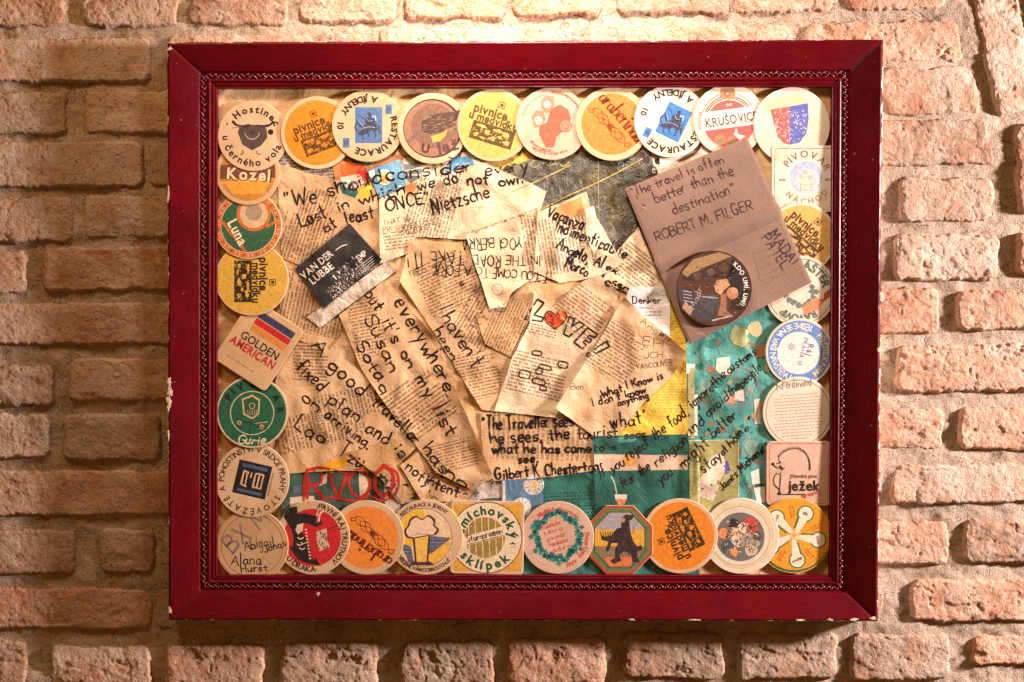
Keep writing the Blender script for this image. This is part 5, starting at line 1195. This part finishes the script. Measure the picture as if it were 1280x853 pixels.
a = Art(); a.hand('Denker', 791, 380, 826, 379, 9, 1.7, BL, nib=35, jit=.05)
a.text('CAMPANULA', 806, 385, 3.0, 0, (.15,.12,.12), .02); a.text('tel. 736 142 700', 816, 390, 2.8, 0, (.15,.12,.12), .02); a.text('info@denker.cz', 816, 394, 2.8, 0, (.15,.12,.12), .02); a.ring(818, 372, 6, 6.4, (.66,.62,.6)); drape(a, 'lettering', 'card')

# ------------------------------------------------------------------ handwriting in marker
BVH = build_tree(collage_meshes + prints)
MK = ink((.018, .010, .012), .45, 'marker_ink'); PEN = ink((.10, .06, .05), .6, 'pen_ink')
def hw(key, rows, w=2.2, c=None, **k):
    for (t, x0, y0, x1, y1, h) in rows:
        a = Art(); a.pen = True; a.hand(t, x0, y0, x1, y1, h * (1.0 if w < 1.2 else 1.16), w, c or MK, **k); drape(a, 'handwriting', key, .00022)
hw('ul', [('"We', 358,260,397,253,17), ('shoud', 410,246,479,227,17), ('Lost', 377,284,410,272,16), ('in', 424,266,438,260,12), ('which', 451,257,506,241,14), ('at', 407,291,423,283,12), ('least', 433,280,468,272,14)])
hw('ct', [('consider', 484,227,592,214,16), ('every', 607,220,660,213,15), ('we', 524,239,544,233,13), ('do', 556,232,574,229,13), ('not', 585,232,611,230,13), ('own', 624,233,655,229,12), ('ONCE"', 484,265,538,253,13), ('Nietzsche', 542,268,612,247,17)])
hw('pouch', [('day', 664,211,716,202,13)], 1.2, (.30,.24,.12))
hw('ct', [('THAT IS', 480,282,512,276,6), ('PRESERVED LOVE', 480,291,545,280,6), ('THE PAST', 500,296,540,285,5.5), ('for a smile in spring', 590,293,672,263,4.5)], .55, PEN)
hw('vac', [('Vacanza', 683,270,728,288,14), ('Indimenticabile', 693,288,781,323,13), ('Angelo,', 695,310,734,330,13), ('Al', 742,331,752,335,13), ('Marco', 706,334,733,346,12)], 2.3)
hw('tri', [('ex', 757,336,770,342,9), ('essa', 756,355,784,366,12)], 2.3)
hw('yogi', [('YOGI BERRA', 652,297,577,298,12), ('IN THE ROAD', 676,320,590,319,11), ('IT YOU COME TO', 690,341,596,334,10)], 1.3)
hw('ta', [('TAKE IT!', 580,313,508,316,15), ('A FORK', 589,334,543,330,12)], 1.4)
hw('ta', [('I', 548,380,554,392,16), ("haven't", 552,397,592,461,17), ('been.', 541,415,567,457,12), ('"', 565,366,570,370,14)], 1.95)
hw('ta', [('YOLO', 512,346,533,340,6)], .6, PEN)
hw('list', [('everywhere.', 493,378,560,496,17), ('but', 456,369,470,389,14), ("it's", 477,402,491,429,16), ('on', 501,441,511,460,13), ('my', 518,475,534,499,13), ('list', 540,510,559,547,17), ('Susan', 455,398,488,466,15), ('Sotag', 445,432,478,492,14), ('has', 528,562,552,592,15), ('no', 557,592,580,610,13)])
hw('la', [('A', 390,432,400,446,14), ('good', 409,459,452,497,15), ('fixed', 370,460,400,490,15), ('plan', 410,503,446,528,15), ('traveller', 464,504,518,556,16), ('and', 456,541,484,556,15), ('on', 377,498,397,514,13), ('arriving.', 405,522,460,562,12), ('Lao', 368,533,402,556,16), ('Tzu', 422,568,452,586,16)])
hw('in', [('is', 492,560,502,574,12), ('not', 507,586,526,602,12), ('intent', 530,604,572,622,12)])
hw('sees', [('"The Traveller sees', 604,538,716,533,14), ('he sees, the', 614,555,712,549,14), ('what he has come', 616,568,738,565,12), ('see.', 648,579,673,578,9), ('Gilbert K Chesterton', 620,600,748,588,12)], 2.4)
hw('what', [("what'", 764,536,808,528,14), ('tourist', 722,549,772,547,14), ('What I Know is', 753,497,829,473,8.5), ("I don't know", 741,508,808,491,8), ('anything', 773,508,811,497,7)], 1.9)
hw('what', [('EH', 803,431,828,435,11), ('JCH', 805,448,829,447,8), ('VANCOUVER', 796,462,841,456,6.5), ('Ben', 713,487,730,487,9), ('Angel', 800,404,832,424,7)], .65, PEN)
hw('band', [('sees', 780,549,806,546,10), ('to s', 741,565,770,562,9), ('"If you', 746,600,782,582,12), ('reject', 786,576,812,556,12), ('the', 818,551,834,540,13), ('fear', 778,610,794,600,12), ('the', 801,596,814,587,12), ('religion', 821,583,860,552,12), ('you', 826,606,842,592,12)], 1.6, slant=.15)
hw('yellow', [('food,', 839,535,862,518,13)], 1.6, slant=.15)
hw('map', [('ignore', 866,511,892,487,11), ('the', 893,487,909,470,11), ('customs', 911,468,946,443,10), ('and', 862,548,882,528,12), ('avoid', 886,522,911,498,11), ('the', 913,496,926,485,11), ('people', 928,485,953,462,10),
    ('might', 854,586,888,556,13), ('better', 892,548,921,522,12), ('stay', 880,592,902,573,12), ('at', 904,570,911,563,9), ('home."', 914,560,944,530,10), ('James Michener', 902,614,958,562,9)], 1.6, slant=.15)
hw('green', [('RVOO', 384,624,492,620,32)], 4.2, ink((.50,.03,.02), .4, 'red_marker'), jit=.05)
a = Art(); RM = ink((.50,.03,.02), .4, 'red_marker'); a.lv = 6
a.line([(380,626),(382,592),(400,584),(425,590),(438,592),(450,586),(470,590),(482,584),(496,590),(499,606),(492,620),(476,626),(462,620),(446,626),(426,624),(410,622),(396,628),(384,628)], 2.6, RM, sm=5); drape(a, 'marker_outline', 'green', .0004)
BI = ink((.055, .030, .032), .7, 'ballpoint_ink')
hw('book', [('"The travel is often', 790,247,904,204,10.5), ('better than the', 819,254,917,220,13), ('destination"', 842,269,918,242,13), ('ROBERT M. FILGER', 821,303,940,262,12), ('MADAI', 960,294,989,333,11), ('PATEL', 951,299,978,337,11)], 1.3, BI)
a = Art(); a.lv = 2
for i in range(5): a.line([(942 + i * 4, 318 + i * 9), (964 + i * 4, 310 + i * 8)], .5, (.22,.12,.09))
a.line([(940,315),(950,352),(978,342)], .5, (.22,.12,.09)); drape(a, 'pencil_marks', 'book')
# LOVE in outline
a = Art(); a.lv = 4
for pl in ([(672,374),(680,379),(667.5,394),(679.5,397),(677.5,402),(656,399)], [(712,396),(718.5,399),(714,409),(724,402.5),(731,406),(711,421),(704.5,417.5)], [(735,410),(746.5,418),(743.5,422.5),(737,419),(734.5,422),(740,425),(737,428.5),(731.5,425.5),(729,428),(733,431),(728.5,436),(717.5,428)], [(758.5,426.5),(762,433.5),(745,442),(740.5,438.5)]):
    a.line(pl, 2.0, MK, closed=True)
a.ring(735.5, 443.5, 1.6, 3.2, MK, n=14)
ht = [(694,411),(684,404),(681,395),(686,389),(692,392),(695,394),(699,389),(706,391),(708,397),(702,405)]
hs = [tuple(q) for q in catmull(ht + [ht[0]], 3)[:-1]]
patch(a, hs, (.68,.10,.03)); patch(a, [(694,410),(685,403),(682,396),(686,391),(690,393),(693,400)], (.20,.03,.02)); a.line(hs, 1.5, MK, closed=True)
for (x, y, w, h, q) in ((671.5,441.5,12,5.5,8),(704,456,12,8,12),(681.5,459.5,16,5,16),(674,464,8,7,0),(656,468,14,10,12),(673.5,477,16,6.5,14),(679,485.5,8,6,14)):
    n = 16; ca, sa = math.cos(R(q)), math.sin(R(q)); pl = []
    for i in range(n):
        t = 2 * math.pi * i / n; e = .55; cx = math.copysign(abs(math.cos(t)) ** e, math.cos(t)) * w / 2; cy = math.copysign(abs(math.sin(t)) ** e, math.sin(t)) * h / 2
        pl.append((x + cx * ca - cy * sa, y + cx * sa + cy * ca))
    a.line(pl, 1.4, MK, closed=True)
drape(a, 'drawing', 'love', .0003)
a = Art(); rr = random.Random(8); a.lv = 2
for i in range(24): x, y = rr.uniform(578, 628), rr.uniform(372, 408); a.line([(x, y), (x + 1.5, y + 2), (x + 3, y)], .9, PEN)
for i in range(9): t = i * .7; a.line([(622 + 7 * math.cos(t), 362 + 7 * math.sin(t)), (622 + 7 * math.cos(t + .7), 362 + 7 * math.sin(t + .7))], .4, PEN)
drape(a, 'drawing', 'ta')
